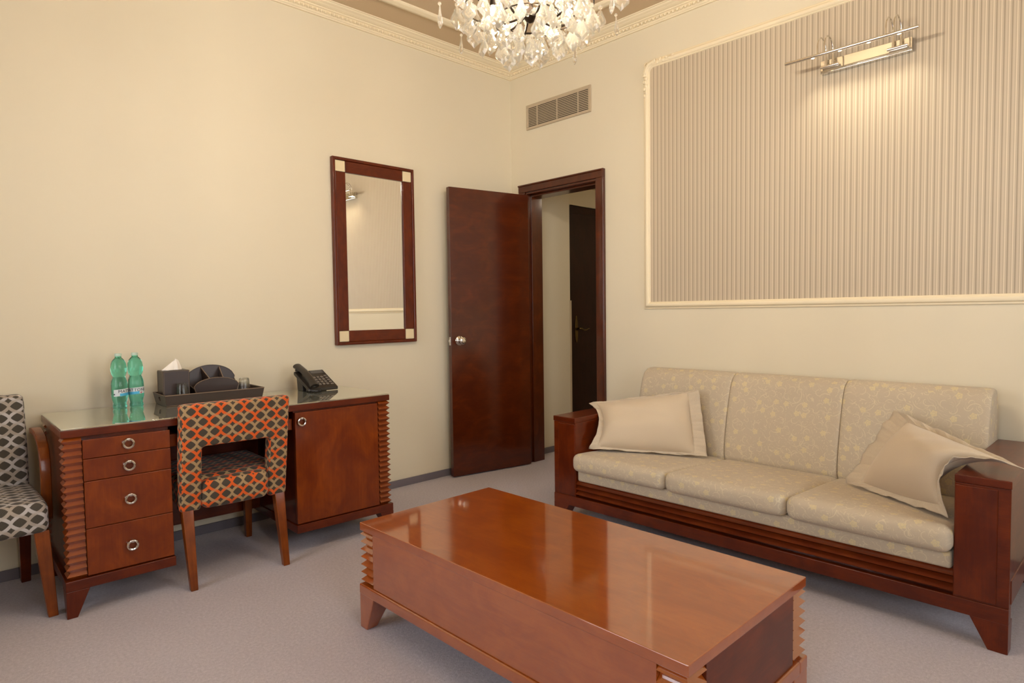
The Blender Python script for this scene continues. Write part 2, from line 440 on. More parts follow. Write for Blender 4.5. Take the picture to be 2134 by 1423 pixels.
# baseboards
bh = .05
struct(MB().box(XW, -.012, 0, 0, 0, bh).build('baseboard_left', M['baseboard'], bevel=.003))
struct(MB().box(-.012, YS, 0, 0, -.945, bh).box(-.012, -.09, 0, 0, 0, bh).build('baseboard_right', M['baseboard'], bevel=.003))
struct(MB().box(.15, -.052, 0, .655, -.04, bh).build('baseboard_hall', M['baseboard'], bevel=.003))

# cornice: profile swept around the room (d from wall, z)
def ring_sweep(prof, closed=True):
    m = MB(); n = len(prof); vs = []
    for d, z in prof: vs += [(XW + d, YS + d, z), (-d, YS + d, z), (-d, -d, z), (XW + d, -d, z)]
    fs = []
    for i in range(n if closed else n - 1):
        i2 = (i + 1) % n
        for k in range(4): fs.append((i * 4 + k, i * 4 + (k + 1) % 4, i2 * 4 + (k + 1) % 4, i2 * 4 + k))
    return m.add(vs, fs)
prof = [(.0, 3.046), (.012, 3.046), (.014, 3.052), (.020, 3.056), (.022, 3.062), (.024, 3.064), (.034, 3.078), (.036, 3.082), (.044, 3.082), (.047, 3.086), (.047, 3.090),
        (.056, 3.092), (.066, 3.097), (.074, 3.103), (.078, 3.104), (.086, 3.108), (.090, 3.114), (.098, 3.115), (.100, 3.1199), (.0, 3.1199)]
cor = struct(ring_sweep(prof).build('trim_1', M['stucco']))
eg = MB(); s = .029
k = int(4.6 / s)
for i in range(k):
    p = -.05 - i * s
    for c in ((p, -.031, 3.071), (-.031, p, 3.071)):
        eg.ellipsoid(c, (.010, .010, .010), 6, 4)
        q = s / 2
        cc = (c[0] - q, c[1], c[2]) if c[1] == -.031 else (c[0], c[1] - q, c[2])
        eg.ellipsoid(cc, (.0035, .007, .009) if c[1] == -.031 else (.007, .0035, .009), 5, 3)
eg.build('bead_moulding', M['stucco'], cor, smooth=True)
prof2 = [(.315, 3.1199), (.317, 3.108), (.325, 3.104), (.335, 3.100), (.350, 3.098), (.362, 3.102), (.374, 3.106), (.382, 3.112), (.384, 3.1199)]
struct(ring_sweep(prof2).build('trim_2', M['stucco']))

# door casing (frame of the doorway)
cw = .068
m = MB()
m.box(-.022, DY0 - cw, 0, .0, DY0, DZ + .005).box(-.022, DY1, 0, .0, DY1 + cw, DZ + .005).box(-.022, DY0 - cw, DZ + .005, .0, DY1 + cw, DZ + .064)
m.box(-.030, DY0 - cw, 0, -.022, DY0 - cw + .012, DZ + .064).box(-.030, DY0 - cw + .012, DZ + .052, -.022, DY1 + cw, DZ + .064)
case = struct(m.build('trim_3', M['door_wood'], bevel=.003, grain='z'))
m = MB().box(-.012, DY0 - .001, 0, .15, DY0 + .012, DZ).box(-.012, DY1 - .012, 0, .15, DY1 + .001, DZ).box(-.012, DY0, DZ - .012, .15, DY1, DZ + .003)
m.box(.03, DY0 + .012, 0, .15, DY0 + .026, DZ - .012).box(.03, DY1 - .026, 0, .15, DY1 - .012, DZ - .012).box(.03, DY0 + .012, DZ - .028, .15, DY1 - .012, DZ - .012)
m.build('door_lining', M['door_wood'], case, bevel=.002, grain='z')

# open door leaf
d = thing('door_1', 'open dark cherry flush door with a round knob', 'door', (-.0431, -.2259, .008), -.1817)
del d['label']; del d['category']; d['kind'] = 'structure'
MB().box(-.6927, 0, 0, 0, .040, 2.10).build('door_leaf', M['door_wood'], d, bevel=.002, grain='x')
kn = MB().lathe([(.0, -.0001), (.033, -.0001), (.034, -.006), (.026, -.012), (.013, -.016), (.012, -.030), (.020, -.036), (.027, -.046), (.027, -.056), (.020, -.062), (.014, -.063), (.013, -.069), (.0, -.070)], 28, (-.628, 0, .995), 'y', cap=False)
kn.build('door_knob', M['nickel'], d, smooth=True)
kn = MB().lathe([(.0, .0401), (.033, .0401), (.034, .044), (.013, .050), (.012, .058), (.024, .064), (.024, .070), (.0, .074)], 20, (-.628, 0, .995), 'y', cap=False)
kn.build('door_knob', M['nickel'], d, smooth=True)
MB().box(-.6957, .010, .962, -.6922, .030, 1.022).box(-.704, .014, .983, -.6955, .026, 1.003).build('latch_plate', M['nickel'], d, bevel=.001)
for z in (.25, 1.05, 1.85):
    MB().tube([(.006, .036, z), (.006, .036, z + .09)], .007, 10).build('hinge', M['door_wood'], d)

# entry door in the hall
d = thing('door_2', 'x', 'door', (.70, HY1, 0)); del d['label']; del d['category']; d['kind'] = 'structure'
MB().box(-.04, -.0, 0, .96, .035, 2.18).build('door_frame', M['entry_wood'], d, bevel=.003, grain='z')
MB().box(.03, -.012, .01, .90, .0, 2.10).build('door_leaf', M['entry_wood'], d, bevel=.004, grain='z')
hp = MB(); pts = []
for i in range(24):
    a = 2 * PI * i / 24; pts.append((.215 + .021 * math.cos(a) * (1 + .15 * abs(math.sin(a))), -.0125, 1.03 + .115 * math.sin(a) + (.02 if math.sin(a) > .9 else 0)))
hp.prism(pts, (0, -.006, 0)).build('handle_plate', M['brass'], d, bevel=.002)
MB().tube([(.215, -.018, 1.045), (.215, -.055, 1.045), (.235, -.062, 1.043), (.27, -.062, 1.030), (.30, -.062, 1.030), (.33, -.062, 1.042), (.35, -.060, 1.040)], [.009, .009, .009, .008, .007, .006, .004], 10).build('door_handle', M['brass'], d, smooth=True)

# wallpaper panel with moulding on the sofa wall
PY0, PY1, PZ0, PZ1 = -1.264, -3.94, 1.213, 2.826
mw_, rad = .048, .075
def panel_path(ins, r):
    y0, y1, z0, z1 = PY0 - ins, PY1 + ins, PZ0 + ins, PZ1 - ins
    pts = [(y0, z0)]
    for k in range(9):
        a = k / 8 * PI / 2; pts.append((y0 - r + r * math.cos(a), z1 - r + r * math.sin(a)))
    for k in range(9):
        a = PI / 2 + k / 8 * PI / 2; pts.append((y1 + r + r * math.cos(a), z1 - r + r * math.sin(a)))
    pts.append((y1, z0)); return pts
pp = panel_path(.040, rad - .03)
wp = MB(); wp.prism([(-.004, y, z) for y, z in pp], (.0038, 0, 0))
panel = wp.build('wallpaper_panel', M['wallpaper'])
panel['label'] = 'panel of vertically striped beige wallpaper above the sofa, framed by moulding'; panel['category'] = 'wall panel'; panel['kind'] = 'structure'
prf = [(.0, .0), (.0, .006), (.004, .009), (.010, .009), (.012, .012), (.016, .019), (.024, .022), (.033, .020), (.038, .014), (.040, .010), (.044, .010), (.047, .007), (.048, .0)]
vs = []; fs = []
paths = [panel_path(i, max(.012, rad - i)) for i, h in prf]; n = len(paths[0])
for (i, h), P in zip(prf, paths): vs += [(-h, y, z) for y, z in P]
for a in range(len(prf) - 1):
    for j in range(n): fs.append((a * n + j, a * n + (j + 1) % n, (a + 1) * n + (j + 1) % n, (a + 1) * n + j))
mould = MB().add(vs, fs).build('trim_4', M['stucco'], smooth=True); struct(mould)
orn = MB()
for my, sy in ((PY0, -1), (PY1, 1)):
    ox, oz = my + sy * .024, PZ1 - .024
    for t in range(11):
        a = t / 10 * PI / 2
        yy = my + sy * (rad - (rad - .02) * math.cos(a)); zz = PZ1 - rad + (rad - .02) * math.sin(a)
        orn.ellipsoid((-.019, yy, zz), (.012, .011, .015), 7, 5)
    for t in range(7):
        z = PZ1 - rad - .014 - t * .022
        orn.ellipsoid((-.018, my + sy * (.014 + .012 * (t % 2)), z), (.010, .016 - .0012 * t, .012), 7, 5)
        orn.ellipsoid((-.018, my + sy * (rad + .014 + t * .022), PZ1 - (.014 + .012 * (t % 2))), (.010, .012, .016 - .0012 * t), 7, 5)
    for k in range(14):
        a = k / 13 * 1.6 * PI
        rr = .020 - .010 * k / 13
        orn.ellipsoid((-.020, my + sy * (.030 + rr * math.cos(a)), PZ1 - .030 + rr * math.sin(a)), (.008, .006, .006), 6, 4)
orn.build('corner_ornament', M['stucco'], mould, smooth=True)

# air vent
vy0, vy1, vz0, vz1 = -.1855, -.8224, 2.616, 2.804
e = thing('air_vent', 'long grey metal air vent grille high on the wall above the doorway', 'vent', (0, (vy0 + vy1) / 2, vz0))
b = .020
MB().box(-.014, vy1, vz0, -.0005, vy0, vz0 + b).box(-.014, vy1, vz1 - b, -.0005, vy0, vz1).box(-.014, vy1, vz0 + b, -.0005, vy1 + b, vz1 - b).box(-.014, vy0 - b, vz0 + b, -.0005, vy0, vz1 - b).build('vent_frame', M['vent'], e, True, bevel=.003)
MB().box(-.003, vy1 + b, vz0 + b, -.0006, vy0 - b, vz1 - b).build('duct_shade_sheet', M['opening_shade'], e, True)  # dark sheet on the wall, painted as the shade behind the slats
sl = MB(); ns = 12
for i in range(ns):
    z = vz0 + b + (i + .45) * (vz1 - vz0 - 2 * b) / ns
    sl.hexa([(-.012, vy1 + b, z), (-.004, vy1 + b, z + .004), (-.004, vy0 - b, z + .004), (-.012, vy0 - b, z), (-.012, vy1 + b, z + .0065), (-.004, vy1 + b, z + .0075), (-.004, vy0 - b, z + .0075), (-.012, vy0 - b, z + .0065)])
sl.build('vent_slats', M['vent'], e, True)
for q in (.16, .5, .84):
    y = vy0 - b + (vy1 - vy0 + 2 * b) * q
    MB().box(-.0135, y - .003, vz0 + b, -.004, y + .003, vz1 - b).build('divider_bar', M['vent'], e, True)

# wall mirror
mx0, mx1, mz0, mz1 = -1.5957, -.9770, 1.0078, 2.2009
e = thing('wall_mirror', 'tall wall mirror in a cherry frame with pale square corner inlays', 'mirror', ((mx0 + mx1) / 2, 0, mz0))
ol = .020; fw_ = .092
def rail(a, b_, c, d_): return MB().box(a, -.028, b_, c, -.004, d_)
o_ = MB().box(mx0, -.034, mz0, mx0 + ol, -.001, mz1).box(mx1 - ol, -.034, mz0, mx1, -.001, mz1).box(mx0 + ol, -.034, mz0, mx1 - ol, -.001, mz0 + ol).box(mx0 + ol, -.034, mz1 - ol, mx1 - ol, -.001, mz1)
o_.build('outer_frame', M['cherry_dark'], e, True, bevel=.005, seg=3, grain='z')
sq = fw_ - ol
for (a, b_, c, d_, g) in ((mx0 + ol, mz0 + fw_, mx0 + fw_, mz1 - fw_, 'z'), (mx1 - fw_, mz0 + fw_, mx1 - ol, mz1 - fw_, 'z'), (mx0 + fw_, mz0 + ol, mx1 - fw_, mz0 + fw_, 'x'), (mx0 + fw_, mz1 - fw_, mx1 - fw_, mz1 - ol, 'x')):
    rail(a, b_, c, d_).build('frame_rail', M['cherry_dark'], e, True, bevel=.003, grain=g)
for (a, b_) in ((mx0 + ol, mz0 + ol), (mx1 - fw_, mz0 + ol), (mx0 + ol, mz1 - fw_), (mx1 - fw_, mz1 - fw_)):
    rail(a + .002, b_ + .002, a + sq - .002, b_ + sq - .002).build('corner_inlay', M['inlay'], e, True, bevel=.002)
MB().box(mx0 + fw_ - .001, -.016, mz0 + fw_ - .001, mx1 - fw_ + .001, -.006, mz1 - fw_ + .001).build('mirror_glass', M['mirror'], e, True)

# picture light
e = thing('picture_light', 'chrome picture light with a long bar on hooped arms above the sofa', 'wall lamp', (0, -2.603, 2.472))
LY0, LY1 = -2.388, -2.811
MB().box(-.034, LY1, 2.440, -.0045, LY0, 2.506).build('back_plate', M['chrome'], e, True, bevel=.003)
BX, BZ = -.17, 2.492
MB().tube([(BX, -2.260, BZ), (BX, -2.870, BZ)], .0085, 16).build('light_bar', M['chrome'], e, True, smooth=True)
for yc in (-2.440, -2.752):
    MB().box(-.052, yc - .038, 2.462, -.034, yc + .038, 2.474).tube([(-.050, yc - .045, 2.466), (-.050, yc + .045, 2.466)], .007, 12).build('arm_bracket', M['chrome'], e, True, bevel=.001)
    for dy in (-.016, .018):
        y = yc + dy; P = []
        for i in range(21):
            a = PI * (i / 20)
            P.append((-.050 - .060 + .060 * math.cos(a), y, 2.520 + .075 * math.sin(a)))
        P = [(-.050, y, 2.468), (-.050, y, 2.495)] + P + [(BX, y, BZ)]
        MB().tube(P, [.006, .006] + [.0035] * (len(P) - 2), 10).build('hooped_arm', M['chrome'], e, True, smooth=True)
LENS_Y = (-2.40, -2.53, -2.66, -2.79)
for y in LENS_Y:
    MB().ellipsoid((BX + .001, y, BZ - .007), (.0045, .010, .0045), 12, 8).build('lamp_lens', M['lens'], e, True, smooth=True)

# ------------------------------------------------------------------ ridged post shared by table and desk
def ridged_post(x0, y0, x1, y1, z0, z1, n, dep, sides):
    """sides: which of x0,y0,x1,y1 faces are carved"""
    lv = []
    h = (z1 - z0) / n
    for i in range(n):
        lv += [(z0 + i * h, dep), (z0 + i * h + h * .5, 0)]
    lv.append((z1, dep))
    def ring(z, q):
        a = x0 + (q if 'x0' in sides else 0); b_ = y0 + (q if 'y0' in sides else 0)
        c = x1 - (q if 'x1' in sides else 0); d_ = y1 - (q if 'y1' in sides else 0)
        return [(a, b_, z), (c, b_, z), (c, d_, z), (a, d_, z)]
    vs = [p for z, q in lv for p in ring(z, q)]; k = len(lv)
    fs = [(0, 3, 2, 1), tuple((k - 1) * 4 + j for j in range(4))]
    for i in range(k - 1):
        for j in range(4): fs.append((i * 4 + j, i * 4 + (j + 1) % 4, (i + 1) * 4 + (j + 1) % 4, (i + 1) * 4 + j))
    return MB().add(vs, fs)
def splay_leg(cx, cy, sx, sy, top, bot, zt, bx=None, by=None):
    """outer corner at (cx,cy); the leg reaches inward along sx,sy and narrows to the floor"""
    bx = bx or bot; by = by or bot
    def q(w, w2, z): return [(cx, cy, z), (cx + sx * w, cy, z), (cx + sx * w, cy + sy * w2, z), (cx, cy + sy * w2, z)]
    return MB().hexa(q(bx, by, 0) + q(top if not isinstance(top, tuple) else top[0], top if not isinstance(top, tuple) else top[1], zt))

# ------------------------------------------------------------------ coffee table
TX, TY = -2.020, -2.2627
hx, hy, tz = .334, .705, .409
e = thing('coffee_table', 'low reddish-brown coffee table with glossy top and ridged corner posts, in front of the sofa', 'coffee table', (TX, TY, 0))
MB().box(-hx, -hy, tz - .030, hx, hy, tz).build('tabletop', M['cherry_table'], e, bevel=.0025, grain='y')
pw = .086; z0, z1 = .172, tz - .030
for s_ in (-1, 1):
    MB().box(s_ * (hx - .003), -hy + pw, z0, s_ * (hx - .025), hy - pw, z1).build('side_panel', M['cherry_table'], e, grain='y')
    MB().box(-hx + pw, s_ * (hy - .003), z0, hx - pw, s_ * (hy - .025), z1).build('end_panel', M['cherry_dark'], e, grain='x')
for sx in (-1, 1):
    for sy in (-1, 1):
        xa, xb = sorted((sx * (hx - .001), sx * (hx - pw + .001))); ya, yb = sorted((sy * (hy - .001), sy * (hy - pw + .001)))
        ridged_post(xa, ya, xb, yb, z0, z1, 7, .016, ('x0' if sx < 0 else 'x1', 'y0' if sy < 0 else 'y1')).build('corner_post', M['cherry_table'], e, grain='x')
        splay_leg(sx * (hx + .004), sy * (hy + .004), -sx, -sy, .098, .046, .136).build('leg', M['cherry_table'], e, bevel=.004, grain='z')
o = .005; t = .05
bf = MB().box(-hx - o, -hy - o, .130, -hx + t, hy + o, .171).box(hx - t, -hy - o, .130, hx + o, hy + o, .171).box(-hx + t, -hy - o, .130, hx - t, -hy + t, .171).box(-hx + t, hy - t, .130, hx - t, hy + o, .171)
bf.build('base_rail', M['cherry_table'], e, bevel=.006, seg=3, grain='y')

# ------------------------------------------------------------------ writing desk
DXo, DYo, DR = -3.1512, -.66, -.0284
W, DP, ez = 1.5006, .590, .7637
desk = thing('writing_desk', 'cherry pedestal writing desk with glass top standing against the left wall', 'desk', (DXo, DYo, 0), DR)
def desk_pt(a, b_, z=0.0):
    c, s = math.cos(DR), math.sin(DR); return (DXo + a * c - b_ * s, DYo + a * s + b_ * c, z)
MB().box(0, 0, .727, W, DP, ez - .0065).build('desktop', M['cherry_dark'], desk, bevel=.002, grain='x')
MB().box(.002, .002, ez - .0062, W - .002, DP - .002, ez).build('glass_sheet', M['deskglass'], desk, bevel=.0008)
pz0, pz1 = .1535, .727
# left pedestal
MB().box(.010, .022, .150, .390, DP - .012, pz1).build('drawer_pedestal', M['cherry_dark'], desk, grain='z')
MB().box(.957, .022, .150, W - .010, DP - .012, pz1).build('cupboard_pedestal', M['cherry_dark'], desk, grain='z')
for (xa, xb, sx) in ((0, .069, 'x0'), (W - .069, W, 'x1')):
    ridged_post(xa, 0, xb, .069, pz0 - .003, pz1, 20, .0145, (sx, 'y0')).build('corner_post', M['ridge_sheen_wood'], desk, grain='x')
    ridged_post(xa, DP - .069, xb, DP, pz0 - .003, pz1, 20, .0145, (sx, 'y1')).build('corner_post', M['ridge_sheen_wood'], desk, grain='x')
def ring_pull(parent, a, z, y=-.002):
    m = MB(); P = [(a + .0185 * math.sin(2 * PI * i / 28), y - .008, z + .0185 * math.cos(2 * PI * i / 28)) for i in range(28)]
    m.tube(P, .0055, 8, closed=True)
    o = m.build('ring_pull', M['nickel'], parent, smooth=True)
    MB().box(a - .007, y - .016, z + .0115, a + .007, y, z + .0235).build('ring_mount', M['nickel'], o, bevel=.003)
    return o
zs = [(.6345, .712), (.5425, .6325), (.3485, .5405), (.155, .3465)]
for (za, zb), rz_ in zip(zs, (.677, .584, .442, .244)):
    dr = MB().box(.0715, -.001, za, .3925, .021, zb).build('drawer', M['cherry'], desk, bevel=.0025, grain='z')
    ring_pull(dr, .232, rz_)
dr = MB().box(.957, -.001, .155, 1.4245, .021, .718).build('cupboard_door', M['cherry'], desk, bevel=.0025, grain='z')
ring_pull(dr, .989, .672)
MB().box(.396, .030, .631, .955, .42, .686).build('pencil_drawer', M['cherry'], desk, bevel=.002, grain='x')
MB().box(.390, .50, .135, .957, .518, .727).build('modesty_panel', M['cherry_dark'], desk, grain='x')
MB().box(-.006, -.008, .109, .397, DP, .151).build('plinth', M['cherry_dark'], desk, bevel=.003, grain='x')
MB().box(.951, -.008, .109, W + .006, DP, .151).build('plinth', M['cherry_dark'], desk, bevel=.003, grain='x')
for (cx, sx) in ((-.006, 1), (W + .006, -1)):
    for (cy, sy) in ((-.008, 1), (DP, -1)):
        splay_leg(cx, cy, sx, sy, .082, .036, .1095).build('leg', M['cherry_dark'], desk, bevel=.002, grain='z')

# ------------------------------------------------------------------ things on the desk
def bottle(a, b_, h, rz, label, side):
    e = thing('water_bottle', label, 'bottle', desk_pt(a, b_, ez), rz, 'green water bottles on the desk')
    R = .0345; s = h / .268
    pr = [(.0, .004), (.020, .002), (.027, .0), (.030, .006), (.0300, .016), (.0272, .026), (.0295, .036), (.0345, .056), (.0350, .070), (.0350, .100), (.0345, .118), (.0330, .134), (.0285, .148),
          (.0258, .156), (.0275, .160), (.0325, .172), (.0342, .188), (.0340, .204), (.0315, .220), (.0260, .234), (.0190, .243), (.0150, .247), (.0135, .250), (.0135, .258), (.0, .259)]
    MB().lathe([(r, z * s) for r, z in pr], 36, cap=False).build('bottle_body', M['pet'], e, smooth=True)
    MB().lathe([(.0, .2555 * s), (.0150, .2555 * s), (.0152, .2585 * s), (.0148, .267 * s), (.0135, .268 * s), (.0, .268 * s)], 24, cap=False).build('bottle_cap', M['cap'], e, smooth=True)
    def patch(name, mat, a0, a1, z0, z1, off, par=None, slope=0.0):
        def fn(u, v):
            an = a0 + (a1 - a0) * u; rr = .0350 + off; z = z0 + (z1 - z0) * v + slope * (u - .5)
            return (rr * math.sin(an), -rr * math.cos(an), z)
        return MB().grid(fn, 20, 4).build(name, mat, par or e, smooth=True)
    lb = patch('bottle_label', M['label'], -.20 if side < 0 else -.95, 2.2 if side < 0 else 1.75, .066, .098, .0012, None, .006)
    patch('label_stripe', M['label_blue'], (.55 if side < 0 else -.6), (2.1 if side < 0 else .9), .0655, .0785, .0016, lb, .003)
    # lettering wrapped round the bottle
    cu = bpy.data.curves.new('lettering', 'FONT'); cu.body = 'MATTONI'; cu.size = .0195; cu.align_x = 'CENTER'; cu.space_character = 1.05
    to = bpy.data.objects.new('lettering', cu); COL.objects.link(to)
    dg = bpy.context.evaluated_depsgraph_get(); me = bpy.data.meshes.new_from_object(to.evaluated_get(dg))
    bpy.data.objects.remove(to)
    bm = bmesh.new(); bm.from_mesh(me)
    bmesh.ops.triangulate(bm, faces=bm.faces)
    bmesh.ops.subdivide_edges(bm, edges=[q for q in bm.edges if q.calc_length() > .004], cuts=2)
    for v in bm.verts:
        an = v.co.x / .035 + (1.66 if side < 0 else .36); rr = .0372
        v.co = Vector((rr * math.sin(an), -rr * math.cos(an), .0805 + v.co.y))
    bm.to_mesh(me); bm.free(); me.materials.append(M['ink'])
    lo = bpy.data.objects.new('lettering', me); COL.objects.link(lo); lo.parent = lb
    for p in me.polygons: p.use_smooth = True
    an = 1.12 if side > 0 else -.12
    MB().ellipsoid((.0365 * math.sin(an), -.0365 * math.cos(an), .073), (.0032, .0032, .0032), 10, 6).build('label_dot', M['red'] if side > 0 else M['ink'], lb, smooth=True)
    return e
bottle(.300, .490, .268, -.72, 'green plastic water bottle on the desk, the one farther from the tissue box', -1)
bottle(.374, .508, .268, -.72, 'green plastic water bottle on the desk, the one next to the tissue box', 1)

# tray
ta0, ta1, tb0, tb1 = .474, .940, .372, .570
tc = ((ta0 + ta1) / 2, (tb0 + tb1) / 2)
tray = thing('serving_tray', 'dark brown leatherette tray with stitched edges and flared sides on the desk', 'tray', desk_pt(tc[0], tc[1], ez), DR)
ha, hb = (ta1 - ta0) / 2, (tb1 - tb0) / 2; th, fl, zt = .006, .010, .056
MB().box(-ha, -hb, .0005, ha, hb, .007).build('tray_base', M['leather'], tray, bevel=.001)
for s_ in (-1, 1):
    MB().hexa([(-ha, s_ * hb, .001), (ha, s_ * hb, .001), (ha, s_ * (hb - th), .001), (-ha, s_ * (hb - th), .001),
               (-ha - fl, s_ * (hb + fl), zt), (ha + fl, s_ * (hb + fl), zt), (ha + fl, s_ * (hb + fl - th), zt), (-ha - fl, s_ * (hb + fl - th), zt)]).build('tray_side', M['leather'], tray, bevel=.001)
    # end with an oval hand hole
    m = MB(); N = 24
    def pt(u, z, k): # u along b, k = 0 outer 1 inner
        f = z / zt; x = s_ * (ha + fl * f - (th if k else 0)); return (x, u * (hb + fl * f - .0005), z)
    outer = []; inner = []
    for i in range(N):
        a = 2 * PI * i / N; ca, sa = math.cos(a), math.sin(a); mm = max(abs(ca), abs(sa))
        outer.append((ca / mm, .001 + (zt - .001) * (sa / mm + 1) / 2)); inner.append((.17 * ca, .031 + .012 * sa))
    vs = [pt(u, z, 0) for u, z in outer] + [pt(u, z, 0) for u, z in inner] + [pt(u, z, 1) for u, z in outer] + [pt(u, z, 1) for u, z in inner]
    fs = []
    for i in range(N):
        j = (i + 1) % N
        fs += [(i, j, N + j, N + i), (2 * N + i, 3 * N + i, 3 * N + j, 2 * N + j), (i, 2 * N + i, 2 * N + j, j), (N + i, N + j, 3 * N + j, 3 * N + i)]
    MB().add(vs, fs).build('tray_end', M['leather'], tray)
def stitch_loop(name, parent, pts, r=.0011, closed=True):
    return MB().tube(pts, r, 6, closed=closed).build(name, M['stitch'], parent)
A, B = ha + fl, hb + fl
stitch_loop('stitched_edge', tray, [(-A, -B, zt + .0003), (A, -B, zt + .0003), (A, B, zt + .0003), (-A, B, zt + .0003)], .0014)
stitch_loop('stitched_edge', tray, [(-ha, -hb - .001, .003), (ha, -hb - .001, .003), (A - .003, -B - .0004, zt - .002), (-A + .003, -B - .0004, zt - .002)])

# tissue box
zb = ez + .0096
bx = thing('tissue_box', 'dark brown leatherette tissue box with a white tissue poking out, on the tray', 'tissue box', desk_pt(.5445, .508, zb), DR)
hw, hd, hh = .0615, .054, .160
MB().box(-hw, -hd, 0, hw, hd, hh).build('box_body', M['leather'], bx, bevel=.003)
for z in (hh - .005,):
    stitch_loop('stitched_edge', bx, [(-hw + .004, -hd - .0004, .004), (hw - .004, -hd - .0004, .004), (hw - .004, -hd - .0004, z), (-hw + .004, -hd - .0004, z)], .0010)
    stitch_loop('stitched_edge', bx, [(-hw - .0004, -hd + .004, .004), (-hw - .0004, hd - .004, .004), (-hw - .0004, hd - .004, z), (-hw - .0004, -hd + .004, z)], .0010)
MB().lathe([(.0, hh + .0004), (.030, hh + .0004), (.030, hh + .0012), (.0, hh + .0012)], 24, cap=False).build('slot_shade_disc', M['opening_shade'], bx)  # dark disc on the lid, painted as the shade inside the slot
def tis(u, v):
    a = u * 2 * PI; f = 1 - v
    rx = .030 * f ** .45 + .003; ry = .014 * f ** .6 + .0015
    k = 1 + .22 * math.sin(5 * a + 2 * v) * f + .1 * math.sin(9 * a)
    return (rx * k * math.cos(a) + .010 * v - .012 * f * (1 if math.cos(a) < -.3 else 0), ry * k * math.sin(a), hh + .0008 + .056 * v * (1 - .25 * max(0, -math.cos(a))))
MB().grid(tis, 28, 9, cu=True).build('tissue', M['tissue'], bx, smooth=True)

# desk organiser with fan shaped compartments
og = thing('desk_organizer', 'dark brown fan-shaped leatherette organizer with three compartments, on the tray', 'organizer', desk_pt(.732, .492, zb), DR)
def fan(wb, wt, hs, hc, y, yt, n=18):
    P = [(-wb, y, .0), (wb, y, .0)]
    for i in range(n + 1):
        u = 1 - 2 * i / n
        z = hs + (hc - hs) * math.sqrt(max(0, 1 - (u * .98) ** 2)) if True else 0
        f = z / hc; P.append((u * wt, y + (yt - y) * f, z))
    return P
front = fan(.088, .112, .060, .112, -.050, -.056); back = fan(.100, .124, .092, .172, .040, .050)
MB().prism(front, (0, .005, 0)).build('front_plate', M['leather'], og, bevel=.0008)
MB().prism(back, (0, .005, 0)).build('back_plate', M['leather'], og, bevel=.0008)
for s_ in (-1, 1):
    MB().hexa([(s_ * .088, -.046, 0), (s_ * .083, -.046, 0), (s_ * .095, .042, 0), (s_ * .100, .042, 0), (s_ * .112, -.052, .060), (s_ * .107, -.052, .060), (s_ * .119, .048, .092), (s_ * .124, .048, .092)]).build('side_plate', M['leather'], og)
    MB().hexa([(s_ * .030, -.046, 0), (s_ * .025, -.046, 0), (s_ * .030, .042, 0), (s_ * .035, .042, 0), (s_ * .036, -.052, .106), (s_ * .031, -.052, .106), (s_ * .043, .048, .160), (s_ * .048, .048, .160)]).build('divider', M['leather'], og)
    MB().tube([(s_ * .0335, -.053, .1068), (s_ * .0455, .049, .1608)], .0022, 6).build('stitched_edge', M['stitch'], og)
MB().box(-.085, -.048, .0002, .085, .042, .005).build('organizer_base', M['leather'], og)
MB().tube([(p[0], p[1] - .0006, p[2]) for p in front], .0018, 6, closed=True).build('stitched_edge', M['stitch'], og)
MB().tube([(p[0], p[1] - .0004, p[2]) for p in back], .0014, 6, closed=True).build('stitched_edge', M['leather'], og)

def tumbler(a, b_, label):
    e = thing('drinking_glass', label, 'glass', desk_pt(a, b_, zb + .0002), 0, 'upturned tumblers on the tray')
    H = .098
    pr = [(.0305, .0), (.0315, .001), (.0255, .090), (.0235, H - .002), (.020, H), (.0, H), (.0, H - .016), (.0225, H - .017), (.0285, .001), (.0305, .0)]
    MB().lathe(pr, 28, cap=False).build('tumbler', M['glass'], e, smooth=True)
tumbler(.560, .416, 'upturned clear tumbler on the tray in front of the tissue box')
tumbler(.872, .440, 'upturned clear tumbler on the tray beside the organizer')

# telephone
ph = thing('telephone', 'black corded desk telephone on the right end of the glass desktop', 'telephone', desk_pt(1.297, .478, ez), DR + math.radians(4))
tilt = lambda y, z0=.0: .018 + (y + .085) * .50
def slab(x0, x1, y0, y1, dz0, dz1, m=None):
    m = m or MB()
    def z(y, d): return .022 + (y + .085) * .52 + d
    return m.hexa([(x0, y0, z(y0, dz0)), (x1, y0, z(y0, dz0)), (x1, y1, z(y1, dz0)), (x0, y1, z(y1, dz0)), (x0, y0, z(y0, dz1)), (x1, y0, z(y0, dz1)), (x1, y1, z(y1, dz1)), (x0, y1, z(y1, dz1))])
slab(-.095, .095, -.088, .085, -.020, .0).build('phone_base', M['black'], ph, bevel=.006, seg=3)
MB().hexa([(-.085, .0, 0), (.07, .0, 0), (.07, .06, 0), (-.085, .06, 0), (-.085, .0, .049), (.07, .0, .049), (.07, .07, .085), (-.085, .07, .085)]).build('phone_stand', M['black'], ph, bevel=.003)
slab(.0, .082, .050, .076, .0, .0015).build('phone_display', M['display'], ph)
for r_ in range(4):
    for c_ in range(3):
        x = -.012 + c_ * .024; y = -.062 + r_ * .022
        slab(x, x + .016, y, y + .012, -.001, .004).build('phone_key', M['key'], ph, bevel=.0015)
for r_ in range(5):
    x = .064; y = -.064 + r_ * .020
    slab(x, x + .018, y, y + .009, -.001, .003).build('phone_key', M['key'], ph, bevel=.001)
hs = MB(); P = []; R_ = []
def zt_(y): return .022 + (y + .085) * .52
for i in range(25):
    u = i / 24; y = -.100 + .200 * u
    P.append((-.062, y, zt_(y) + .020 + .015 * math.sin(PI * u))); R_.append(.023 + .004 * abs(2 * u - 1) ** 3)
hs.tube(P, R_, 14, flat=.62)
